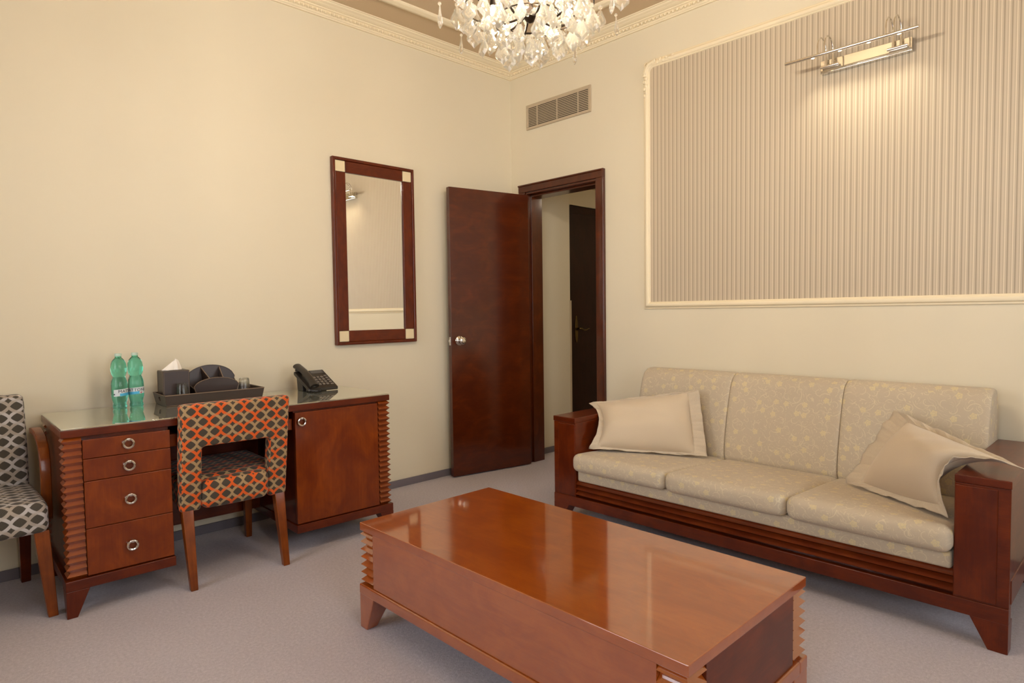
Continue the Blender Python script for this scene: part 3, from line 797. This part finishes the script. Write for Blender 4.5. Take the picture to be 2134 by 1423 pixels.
for y in (-.078, .078): hs.lathe([(.0, zt_(y) + .003), (.022, zt_(y) + .003), (.024, zt_(y) + .012), (.020, zt_(y) + .030), (.0, zt_(y) + .034)], 18, (-.062, y, 0), cap=False)
hs.build('handset', M['black'], ph, smooth=True)
P = []
turns = 16
for i in range(turns * 10 + 1):
    u = i / (turns * 10); a = u * PI * 1.15
    cx = -.020 - .075 * u - .02 * math.sin(a); cy = -.098 - .040 * math.sin(a) + .035 * u; cz = .0105
    b_ = u * turns * 2 * PI
    P.append((cx + .004 * math.cos(b_), cy + .0075 * math.cos(b_), cz + .0075 * math.sin(b_)))
MB().tube(P, .0021, 6).build('coiled_cord', M['black'], ph, smooth=True)

# ------------------------------------------------------------------ upholstery helpers
def rbox(x0, y0, z0, x1, y1, z1, r, crown=0.0, n=10, seg=5):
    """rounded box with softly crowned faces"""
    bm = bmesh.new(); bmesh.ops.create_cube(bm, size=1.0)
    cx, cy, cz = (x0 + x1) / 2, (y0 + y1) / 2, (z0 + z1) / 2; hx_, hy_, hz_ = (x1 - x0) / 2, (y1 - y0) / 2, (z1 - z0) / 2
    for v in bm.verts: v.co = Vector((v.co.x * 2 * hx_, v.co.y * 2 * hy_, v.co.z * 2 * hz_))
    bmesh.ops.bevel(bm, geom=list(bm.edges), offset=r, segments=seg, profile=.5, affect='EDGES')
    for ax in range(3):
        h = (hx_, hy_, hz_)[ax]
        k = max(2, min(14, int(2 * h / .05)))
        for i in range(1, k):
            co_ = Vector((0, 0, 0)); co_[ax] = -h + 2 * h * i / k
            no = Vector((0, 0, 0)); no[ax] = 1
            bmesh.ops.bisect_plane(bm, geom=list(bm.verts) + list(bm.edges) + list(bm.faces), plane_co=co_, plane_no=no)
    if crown:
        for v in bm.verts:
            fx = 1 - (v.co.x / hx_) ** 2; fy = 1 - (v.co.y / hy_) ** 2; fz = 1 - (v.co.z / hz_) ** 2
            d = Vector((v.co.x / hx_ * crown * fy * fz, v.co.y / hy_ * crown * fx * fz, v.co.z / hz_ * crown * fx * fy))
            v.co += d
    m = MB(); bm.verts.index_update()
    m.add([(v.co.x + cx, v.co.y + cy, v.co.z + cz) for v in bm.verts], [[v.index for v in f.verts] for f in bm.faces])
    bm.free(); return m

# ------------------------------------------------------------------ sofa
SX, SXb = -.8945, -.062
SY0, SYA, SYB, SY1 = -1.2413, -1.4017, -3.1792, -3.3419
SZ = .6062
sofa = thing('sofa', 'three-seat sofa with beige floral cushions in a dark cherry frame against the wall', 'sofa', (-.48, (SY0 + SY1) / 2, 0))
for (ya, yb, outer) in ((SYA, SY0, 1), (SY1, SYB, -1)):
    a = MB().box(SX + .004, ya, .158, SXb, yb, SZ - .028).build('arm', M['cherry_dark'], sofa, True, bevel=.003, grain='x')
    MB().box(SX, ya - (.0 if outer > 0 else .002), SZ - .028, SXb + .006, yb + (.002 if outer > 0 else .0), SZ).build('arm_cap', M['cherry_dark'], a, True, bevel=.003, grain='x')
    p0, p1 = (ya + .003, yb - .036) if outer > 0 else (ya + .036, yb - .003)
    MB().box(SX - .001, p0, .166, SX + .012, p1, SZ - .036).build('front_panel', M['cherry_dark'], a, True, bevel=.003, grain='z')
    yo = yb if outer > 0 else ya
    MB().box(SX + .03, yo + outer * .003, .168, SXb - .03, yo - outer * .004, .255).build('side_ledge', M['cherry_dark'], a, True, bevel=.004, grain='x')
MB().box(SX, SY1, .104, SX + .05, SY0, .160).build('front_rail', M['cherry_dark'], sofa, True, bevel=.003, grain='y')
for i in range(3):
    z = .1665 + i * .0285
    MB().prism([(SX + .003, SYA, z + .010), (SX + .036, SYA, z), (SX + .036, SYA, z + .0275), (SX + .028, SYA, z + .0275)], (0, SYB - SYA, 0)).build('ridge_moulding', M['slat_lit_wood'], sofa, True, grain='y')
MB().box(SX + .036, SYB, .13, SX + .05, SYA, .26).build('front_board', M['cherry_dark'], sofa, True, grain='y')
MB().box(SXb - .05, SYB, .12, SXb, SYA, .56).build('back_board', M['cherry_dark'], sofa, True, grain='y')
for (cx, sx) in ((SX, 1), (SXb, -1)):
    for (cy, sy) in ((SY0, -1), (SY1, 1)):
        lg = splay_leg(cx - (SX + SXb) / 2, cy - (SY0 + SY1) / 2, sx, sy, (.075, .112), .057, .106, .06, .057)
        o = lg.build('leg', M['cherry_dark'], sofa, bevel=.002, grain='z')
        o.location = ((SX + SXb) / 2 + .48, 0, 0)
fab = M['floral']
rbox(SX + .012, SYB + .006, .250, -.16, SYA - .006, .318, .012, 0).build('seat_base', fab, sofa, True, smooth=True, grain='y')
third = (SYB - SYA) / 3
def seat_cushion(ya, yb):
    m = rbox(-.934, ya + .002, .313, -.265, yb - .002, .415, .036, .010)
    for v in m.v:
        t = (v.x + .934) / .67
        if v.z > .355: v.z -= .045 * max(0, t) ** 1.1 * (v.z - .355) / .06
    return m
for i in range(3):
    yb = SYA + third * i; ya = SYA + third * (i + 1)
    seat_cushion(ya, yb).build('seat_cushion', fab, sofa, True, smooth=True, grain='y')
def back_cushion(ya, yb):
    # profile in the plane across the sofa: (x, z), front leaning back
    fr = [(-.305, .352), (-.322, .39), (-.322, .44), (-.310, .52), (-.288, .62), (-.262, .72), (-.240, .785), (-.215, .822), (-.180, .842), (-.135, .844), (-.095, .834), (-.070, .805), (-.064, .76), (-.072, .60), (-.110, .46), (-.120, .352)]
    cxm = -.19; czm = .6
    def fn(u, v):
        # v round the profile, u across
        n = len(fr); q = v * n; i = int(q) % n; f = q - int(q)
        x = fr[i][0] * (1 - f) + fr[(i + 1) % n][0] * f; z = fr[i][1] * (1 - f) + fr[(i + 1) % n][1] * f
        e_ = min(u, 1 - u) * abs(yb - ya); k = 0.0
        rr = .024
        if e_ < rr: k = 1 - math.sqrt(max(0, 1 - (1 - e_ / rr) ** 2))
        sh = .10 * k
        y = ya + (yb - ya) * u
        return (x + (cxm - x) * sh * .9, y, z + (czm - z) * sh * .35)
    m = MB()
    us = [0, .0015, .005, .010, .018, .028, .041, .1, .2, .3, .4, .5, .6, .7, .8, .9, .959, .972, .982, .990, .995, .9985, 1]
    nv = 64; vs = [fn(u, j / nv) for u in us for j in range(nv)]
    fs = [(i * nv + j, (i + 1) * nv + j, (i + 1) * nv + (j + 1) % nv, i * nv + (j + 1) % nv) for i in range(len(us) - 1) for j in range(nv)]
    fs += [tuple(range(nv)), tuple((len(us) - 1) * nv + j for j in range(nv))]
    return m.add(vs, fs)
for i in range(3):
    yb = SYA + third * i; ya = SYA + third * (i + 1)
    back_cushion(ya + .0008 if i < 2 else ya - .0, yb - .0008).build('back_cushion', fab, sofa, True, smooth=True, grain='y')

# ------------------------------------------------------------------ scatter cushions
def scatter(label, BL, BR, TR, TL, nrm, bul, bend=None, bendl=None, wid=(.86, .86, .8, .8), ruf=.006, seed=1, back=.35, hump=None):
    BL, BR, TR, TL, nrm = Vector(BL), Vector(BR), Vector(TR), Vector(TL), Vector(nrm).normalized()
    BL, BR, TR, TL = [q + nrm * k for q, k in zip((BL, BR, TR, TL), (.0, .0, .006, .014))]
    c = (BL + BR + TR + TL) / 4
    e = thing('throw_pillow', label, 'cushion', (c.x, c.y, min(BL.z, BR.z)), 0, 'bordered pillows on the sofa')
    rnd = random.Random(seed); ph_ = [rnd.uniform(0, 6) for _ in range(8)]
    def base(s, t):  # s,t in -1..1
        u, v = (s + 1) / 2, (t + 1) / 2
        p = BL * (1 - u) * (1 - v) + BR * u * (1 - v) + TR * u * v + TL * (1 - u) * v
        if bend is not None:
            k = max(0, (u - .45) / .55) ** 1.6; p = p + Vector(bend) * k * 4 * v * (1 - v)
        if bendl is not None:
            k = max(0, (.40 - u) / .40) ** 1.5; p = p + Vector(bendl) * k * 4 * v * (1 - v)
        if hump is not None: p = p + Vector(hump) * math.sin(PI * min(1, max(0, u))) * v * (1 - v) * 4
        return p
    sl, sr, tb, tt_ = wid
    def S(q): return -sl + (sl + sr) * (q + 1) / 2
    def T(q): return -tb + (tb + tt_) * (q + 1) / 2
    def prof(s, t):
        a = max(0, 1 - abs(s) ** 2.6); b_ = max(0, 1 - abs(t) ** 2.4)
        return (a * b_) ** .68
    def cre(s, t):
        q = math.sin(2.6 * s + 4.2 * t + ph_[0]); w_ = math.sin(3.4 * t - 2.2 * s + ph_[1])
        return .007 * q * w_ - .010 * math.exp(-((s * .8 - t * .75 + .35 + .1 * w_) / .10) ** 2) * (.5 + .5 * w_) + .006 * math.exp(-((s * .5 + t * .9 - .3) / .12) ** 2)
    n1, n2 = 44, 32
    vs = []; fs = []
    for side in (1, -1):
        for i in range(n1 + 1):
            for j in range(n2 + 1):
                q1 = -1 + 2 * i / n1; q2 = -1 + 2 * j / n2; s = S(q1); t = T(q2)
                w = prof(q1, q2)
                h = (bul * w + cre(s, t) * w + .003) if side > 0 else -(bul * back * w) - .001
                vs.append(base(s, t) + nrm * h)
    K = (n1 + 1) * (n2 + 1)
    for i in range(n1):
        for j in range(n2):
            a = i * (n2 + 1) + j; q = (a, a + n2 + 1, a + n2 + 2, a + 1)
            fs.append(q); fs.append(tuple(K + x for x in q[::-1]))
    bnd = [i * (n2 + 1) for i in range(n1 + 1)] + [n1 * (n2 + 1) + j for j in range(1, n2 + 1)] + [i * (n2 + 1) + n2 for i in range(n1 - 1, -1, -1)] + [j for j in range(n2 - 1, 0, -1)]
    for a, b_ in zip(bnd, bnd[1:] + bnd[:1]): fs.append((a, b_, K + b_, K + a))
    MB().add(vs, fs).build('pillow_body', M['pillow'], e, True, smooth=True)
    # gathered border
    N = 200; vs = []; fs = []; K = 7
    for i in range(N):
        a = 8 * i / N
        if a < 2: s, t = -1 + a, -1
        elif a < 4: s, t = 1, -1 + (a - 2)
        elif a < 6: s, t = 1 - (a - 4), 1
        else: s, t = -1, 1 - (a - 6)
        for k in range(K):
            f = k / (K - 1)
            ss = S(s * .99) * (1 - f) + s * f; tt = T(t * .99) * (1 - f) + t * f
            rip = ruf * f * (math.sin(a * 21 + ph_[3]) * .6 + math.sin(a * 9.3 + ph_[4])) + ruf * .35 * math.sin(a * 47) * min(1, f * 3) * (1 - f * .4)
            vs.append(base(ss, tt) + nrm * (rip + .002 + .003 * f))
    for i in range(N):
        j = (i + 1) % N
        for k in range(K - 1): fs.append((i * K + k, j * K + k, j * K + k + 1, i * K + k + 1))
    MB().add(vs, fs).build('pillow_border', M['border'], e, True, smooth=True, solid=.003)
    return e
scatter('flat taupe pillow with ribbed border leaning at the door end of the sofa',
        (-.800, -1.424, .424), (-.420, -1.950, .394), (-.335, -1.850, .744), (-.610, -1.275, .640), (-.62, -.42, .55), .105, bendl=(0, -.075, .04), seed=3, wid=(.88, .80, .92, .95), hump=(0, 0, -.012))
scatter('taupe pillow slumped over the sofa arm farther from the doorway',
        (-.480, -2.680, .399), (-.830, -3.150, .424), (-.800, -3.385, .626), (-.350, -2.850, .728), (-.62, .25, .62), .125, bend=(-.01, .112, .108), seed=5, wid=(.70, .90, .87, .88), ruf=.007)

# ------------------------------------------------------------------ orange chair at the desk
ch = thing('dining_chair', 'orange lattice-patterned chair with an open back pushed in at the desk', 'chair', (-2.486, -.46, 0), -.045)
of = M['orange_fabric']
HWc = .2375
# back: frame of two stiles and a top band, leaning back; local y negative is the rear
yr0, yr1 = -.240, -.322        # rear face at bottom (z=.335) and at top (z=.823)
def rear(z): return yr0 + (yr1 - yr0) * (z - .335) / (.823 - .335)
def back_frame():
    bm = bmesh.new()
    outl = [(-HWc, .335), (-HWc + .088, .335), (-HWc + .088, .628), (HWc - .088, .628), (HWc - .088, .335), (HWc, .335), (HWc, .823), (-HWc, .823)]
    m = MB(); m.prism([(x, 0, z) for x, z in outl], (0, .075, 0))
    return m
m = back_frame()
bm = bmesh.new()
for v in m.v: bm.verts.new(v)
bm.verts.ensure_lookup_table()
for f in m.f: bm.faces.new([bm.verts[i] for i in f])
bmesh.ops.recalc_face_normals(bm, faces=bm.faces)
bmesh.ops.bevel(bm, geom=list(bm.edges), offset=.016, segments=4, profile=.5, affect='EDGES')
bmesh.ops.triangulate(bm, faces=[f for f in bm.faces if len(f.verts) > 4])
bm.verts.index_update()
m = MB(); m.add([(v.co.x, v.co.y + rear(v.co.z), v.co.z) for v in bm.verts], [[v.index for v in f.verts] for f in bm.faces]); bm.free()
m.build('backrest', of, ch, smooth=True)
st = rbox(-HWc + .004, -.222, .345, HWc - .004, .268, .478, .03, .008)
st.build('seat', of, ch, smooth=True)
rl = rbox(-HWc + .089, -.262, .338, HWc - .089, -.18, .470, .03, .004)
for v in rl.v: v.y += (rear(v.z) - yr0) * .6 + .006
rl.build('seat_rear_roll', of, ch, smooth=True)
def taper(x0, y0, z0, x1, y1, z1, w0, w1, d0=None, d1=None):
    d0 = d0 or w0; d1 = d1 or w1
    return MB().hexa([(x1 - w1, y1 - d1, z1), (x1 + w1, y1 - d1, z1), (x1 + w1, y1 + d1, z1), (x1 - w1, y1 + d1, z1), (x0 - w0, y0 - d0, z0), (x0 + w0, y0 - d0, z0), (x0 + w0, y0 + d0, z0), (x0 - w0, y0 + d0, z0)])
for s_ in (-1, 1):
    taper(s_ * .206, -.212, .350, s_ * .206, -.288, 0, .024, .015).build('leg', M['leg_wood'], ch, bevel=.003, grain='z')
    taper(s_ * .208, .232, .350, s_ * .212, .246, 0, .023, .015).build('leg', M['leg_wood'], ch, bevel=.003, grain='z')

# ------------------------------------------------------------------ grey armchair
AX = -3.452
ac = thing('armchair', 'grey lattice-patterned armchair with bent wooden arms beside the desk', 'armchair', (AX, -.33, 0))
gf = M['grey_fabric']
bk = rbox(-.245, .165, .38, .252, .245, .862, .020, .004)
for v in bk.v: v.y += .045 * (v.z - .45) / .4
bk.build('backrest', gf, ac, smooth=True)
rbox(-.262, -.255, .345, .262, .19, .470, .026, .010).build('seat', gf, ac, smooth=True)
for s_ in (-1, 1):
    taper(s_ * .238, -.215, .352, s_ * .262, -.243, 0, .026, .017).build('leg', M['leg_wood'], ac, bevel=.003, grain='z')
    taper(s_ * .230, .195, .352, s_ * .232, .262, 0, .024, .018).build('leg', M['cherry_dark'], ac, bevel=.003, grain='z')
    # bent arm: flat bar swept in the side plane
    P = [(.20, .700), (.14, .705), (.07, .700), (.01, .682), (-.035, .648), (-.06, .595), (-.065, .53), (-.058, .46), (-.035, .40), (.0, .355), (.03, .335)]
    m = MB(); vs = []; n = len(P)
    for i, (y, z) in enumerate(P):
        a, b_ = P[max(0, i - 1)], P[min(n - 1, i + 1)]; d = Vector((b_[0] - a[0], b_[1] - a[1])).normalized(); nn = Vector((-d.y, d.x))
        tk = .013; fl_ = .012 if i >= n - 3 else 0.0
        x0, x1 = .2635, .301 + fl_ * (i - n + 4) / 3.0
        for (x, k) in ((x0, 1), (x1, 1), (x1, -1), (x0, -1)): vs.append((s_ * x, y + nn.x * tk * k, z + nn.y * tk * k))
    fs = [(0, 1, 2, 3), tuple((n - 1) * 4 + j for j in range(4))] + [(i * 4 + j, i * 4 + (j + 1) % 4, (i + 1) * 4 + (j + 1) % 4, (i + 1) * 4 + j) for i in range(n - 1) for j in range(4)]
    m.add(vs, fs).build('armrest', M['leg_wood'], ac, bevel=.004, smooth=True, grain='z')

# ------------------------------------------------------------------ chandelier
CX, CY = -2.09, -2.243
chd = thing('chandelier', 'crystal chandelier hung with clear glass drops above the coffee table', 'chandelier', (CX, CY, 2.0))
def L(p): return (p[0], p[1], p[2] - 2.0)
MB().lathe([(.0, ZC - 2.0), (.06, ZC - 2.0), (.055, 1.09), (.02, 1.06), (.0, 1.05)], 24, cap=False).build('ceiling_canopy', M['bronze'], chd, smooth=True)
MB().tube([(0, 0, 1.06), (0, 0, .42)], .008, 10).build('hanging_rod', M['bronze'], chd, smooth=True)
MB().lathe([(.0, .135), (.012, .14), (.022, .155), (.017, .175), (.010, .19), (.012, .22), (.019, .26), (.016, .30), (.010, .34), (.009, .42), (.0, .43)], 20, cap=False).build('stem', M['bronze'], chd, smooth=True)
def hoop(r, z, t, name='hoop'):
    return MB().tube([(r * math.cos(2 * PI * i / 48), r * math.sin(2 * PI * i / 48), z) for i in range(48)], t, 8, closed=True).build(name, M['bronze'], chd, smooth=True)
hoop(.105, .150, .0022); hoop(.205, .190, .0022)
bulbs = []
NA = 8
for i in range(NA):
    a = 2 * PI * (i + .3) / NA; ca, sa = math.cos(a), math.sin(a)
    P = []
    for k in range(15):
        u = k / 14
        r_ = .02 + .225 * u; z = .16 - .050 * math.sin(PI * u * 1.1) + .20 * u ** 2.2
        P.append((r_ * ca, r_ * sa, z))
    MB().tube(P, .0036, 8).build('arm', M['bronze'], chd, smooth=True)
    bx_, by_, bz_ = P[-1]
    MB().lathe([(.0, bz_), (.012, bz_), (.036, bz_ + .012), (.037, bz_ + .015), (.010, bz_ + .006), (.0, bz_ + .006)], 16, (bx_, by_, 0), cap=False).build('drip_dish', M['crystal'], chd, smooth=True)
    MB().lathe([(.0, bz_ + .006), (.011, bz_ + .006), (.011, bz_ + .115), (.0, bz_ + .116)], 12, (bx_, by_, 0), cap=False).build('candle_sleeve', M['stucco'], chd, smooth=True)
    MB().lathe([(.0, bz_ + .116), (.009, bz_ + .120), (.017, bz_ + .145), (.014, bz_ + .170), (.004, bz_ + .195), (.0, bz_ + .197)], 14, (bx_, by_, 0), cap=False).build('candle_bulb', M['bulb'], chd, smooth=True)
    for s_ in (-1, 1): MB().tube([(bx_ * .86, by_ * .86, bz_ - .02), (bx_ * .80 + s_ * sa * .02, by_ * .80 - s_ * ca * .02, bz_ - .028)], .003, 6).build('drop_hook', M['bronze'], chd)
for i in range(5):
    a = 2 * PI * (i + .15) / 5; q = (.125 * math.cos(a), .125 * math.sin(a))
    MB().lathe([(.0, .205), (.006, .205), (.009, .185), (.010, .172), (.0, .171)], 10, (q[0], q[1], 0), cap=False).build('bulb_socket', M['bronze'], chd, smooth=True)
    MB().lathe([(.0, .1708), (.006, .170), (.008, .160), (.007, .146), (.0, .140)], 10, (q[0], q[1], 0), cap=False).build('capsule_bulb', M['capsule'], chd, smooth=True)
# crystals: prototypes
def pendant_mesh():
    out = [(0, 0), (.008, -.006), (.0125, -.018), (.0205, -.034), (.0275, -.049), (.0265, -.058), (.0190, -.066), (.0095, -.0735), (0, -.084)]
    full = out + [(-x, z) for x, z in out[-2:0:-1]]
    m = MB(); n = len(full); k = .52; th_ = .0075
    cz = -.046
    inner = [(x * k, cz + (z - cz) * k) for x, z in full]
    vs = [(x, 0, z) for x, z in full] + [(x, -th_, z) for x, z in inner] + [(x, th_, z) for x, z in inner] + [(0, -th_ * 1.25, cz), (0, th_ * 1.25, cz)]
    fs = []
    for i in range(n):
        j = (i + 1) % n
        fs += [(i, j, n + j, n + i), (j, i, 2 * n + i, 2 * n + j), (n + i, n + j, 3 * n), (2 * n + j, 2 * n + i, 3 * n + 1)]
    return m.add(vs, fs)
def tear_mesh():
    return MB().lathe([(.0, 0), (.0022, -.002), (.0035, -.018), (.0075, -.040), (.0092, -.052), (.0075, -.062), (.0035, -.070), (.0, -.074)], 7, cap=False)
def bead_mesh(r=.008): return MB().ellipsoid((0, 0, r), (r, r, r), 8, 5)
pen0 = pendant_mesh().build('crystal_pendant', M['crystal'], chd)
bd0 = bead_mesh().build('crystal_bead', M['crystal'], pen0)
tear0 = tear_mesh().build('crystal_teardrop', M['crystal'], chd)
bd1 = bead_mesh(.006).build('crystal_bead', M['crystal'], tear0)
first = {id(pen0): True, id(tear0): True}
def hang(proto, x, y, z, rz, sc=1.0, tilt=0.0):
    if first[id(proto)]: o = proto; first[id(proto)] = False
    else: o = clone(proto, chd)
    o.location = (x, y, z); o.rotation_euler = (tilt, random.uniform(-.06, .06), rz); o.scale = (sc, sc, sc)
rr = random.Random(11)
def ringset(n, r, zt, sc, jz=.012, ph=0.0, proto=pen0):
    for i in range(n):
        a = 2 * PI * (i + ph) / n + rr.uniform(-.12, .12); q = r + rr.uniform(-.012, .012)
        hang(proto, q * math.cos(a), q * math.sin(a), zt + rr.uniform(-jz, jz), -.77 + rr.uniform(-.9, .9), sc * rr.uniform(.76, .94), rr.uniform(-.08, .08))
ringset(6, .038, .088, .95)
ringset(11, .100, .102, 1.0, ph=.4)
ringset(10, .135, .150, 1.0, ph=.1)
ringset(9, .070, .215, .95, .02, .3)
ringset(14, .165, .136, .98, .015, .2)
ringset(15, .205, .166, 1.0, .015, .5)
ringset(14, .215, .240, 1.0, .02, .0)
ringset(8, .248, .225, 1.05, .02, .45)
ringset(8, .292, .262, 1.05, .006, .25)
ringset(8, .292, .165, 1.0, .006, .25, tear0)
ringset(8, .268, .200, .95, .02, .75, tear0)
# strands of small beads
def strand(p, q, sag, n, r):
    m = MB(); p, q = Vector(p), Vector(q)
    for i in range(n):
        u = i / (n - 1); c = p.lerp(q, u); c.z -= sag * 4 * u * (1 - u)
        m.ellipsoid(c, (r, r, r * 1.1), 6, 4)
    return m
for i in range(NA):
    a = 2 * PI * (i + .3) / NA; b_ = 2 * PI * (i + 1.3) / NA
    strand((.20 * math.cos(a), .20 * math.sin(a), .19), (.20 * math.cos(b_), .20 * math.sin(b_), .19), .05, 13, .0058).build('bead_strand', M['crystal'], chd, smooth=True)
    strand((.10 * math.cos(a), .10 * math.sin(a), .15), (.10 * math.cos(b_), .10 * math.sin(b_), .15), .03, 8, .0055).build('bead_strand', M['crystal'], chd, smooth=True)
    strand((.292 * math.cos(a), .292 * math.sin(a), .262), (.245 * math.cos(a), .245 * math.sin(a), .24), .01, 6, .005).build('bead_strand', M['crystal'], chd, smooth=True)
    strand((.03 * math.cos(a), .03 * math.sin(a), .16), (.20 * math.cos(a), .20 * math.sin(a), .19), .035, 14, .005).build('bead_strand', M['crystal'], chd, smooth=True)

# unseen lamp added in the hall to brighten its wall
e = thing('added_hall_lamp', 'unseen round lamp added to brighten the hall beyond the doorway', 'ceiling lamp', (1.25, -1.05, HZ - .045))
MB().lathe([(.0, .044), (.11, .044), (.11, .02), (.10, .018), (.0, .018)], 24, cap=False).build('added_lamp_base', M['white'], e, smooth=True)
MB().lathe([(.0, -.03), (.05, -.024), (.085, -.004), (.095, .018), (.0, .0181)], 24, cap=False).build('added_lamp_shade', M['shade'], e, smooth=True)

# ------------------------------------------------------------------ light
def area(name, loc, rot, sx, sy, energy, color):
    l = bpy.data.lights.new(name, 'AREA'); l.shape = 'RECTANGLE'; l.size = sx; l.size_y = sy; l.energy = energy; l.color = color
    o = bpy.data.objects.new(name, l); COL.objects.link(o); o.location = loc; o.rotation_euler = rot; return o
DAY = (.92, .95, 1.0)  # daylight sent in through the unseen, guessed windows
for i, (p, q, z0, z1) in enumerate(WIN_S):
    area('daylight_south', ((p + q) / 2, YS - .16, (z0 + z1) / 2), (PI / 2, 0, 0), q - p, z1 - z0, 49, DAY)
for i, (p, q, z0, z1) in enumerate(WIN_W):
    area('daylight_west', (XW - .16, (p + q) / 2, (z0 + z1) / 2), (PI / 2, 0, -PI / 2), q - p, z1 - z0, 49, DAY)
for y in LENS_Y:
    l = bpy.data.lights.new('picture_spot', 'SPOT'); l.energy = 2.2; l.color = (1.0, .86, .66); l.spot_size = math.radians(95); l.spot_blend = 1.0; l.shadow_soft_size = .012
    o = bpy.data.objects.new('picture_spot', l); COL.objects.link(o); o.location = (BX + .004, y, BZ - .020)
    o.rotation_euler = Vector((.33, 0, -.94)).to_track_quat('-Z', 'Y').to_euler()
wd = bpy.data.worlds.new('sky'); SC.world = wd; wd.use_nodes = True
bg = wd.node_tree.nodes['Background']; bg.inputs[0].default_value = (.80, .88, 1.0, 1); bg.inputs[1].default_value = 1.2

# ------------------------------------------------------------------ view
SC.view_settings.view_transform = 'Standard'; SC.view_settings.look = 'None'
SC.view_settings.gamma = 1.0; SC.view_settings.use_curve_mapping = False
SC.view_settings.exposure = -0.07
SC.cycles.use_denoising = True
SC.cycles.max_bounces = 14; SC.cycles.diffuse_bounces = 6; SC.cycles.glossy_bounces = 6; SC.cycles.transmission_bounces = 12
SC.cycles.sample_clamp_indirect = 25.0
SC.cycles.caustics_reflective = False; SC.cycles.caustics_refractive = False
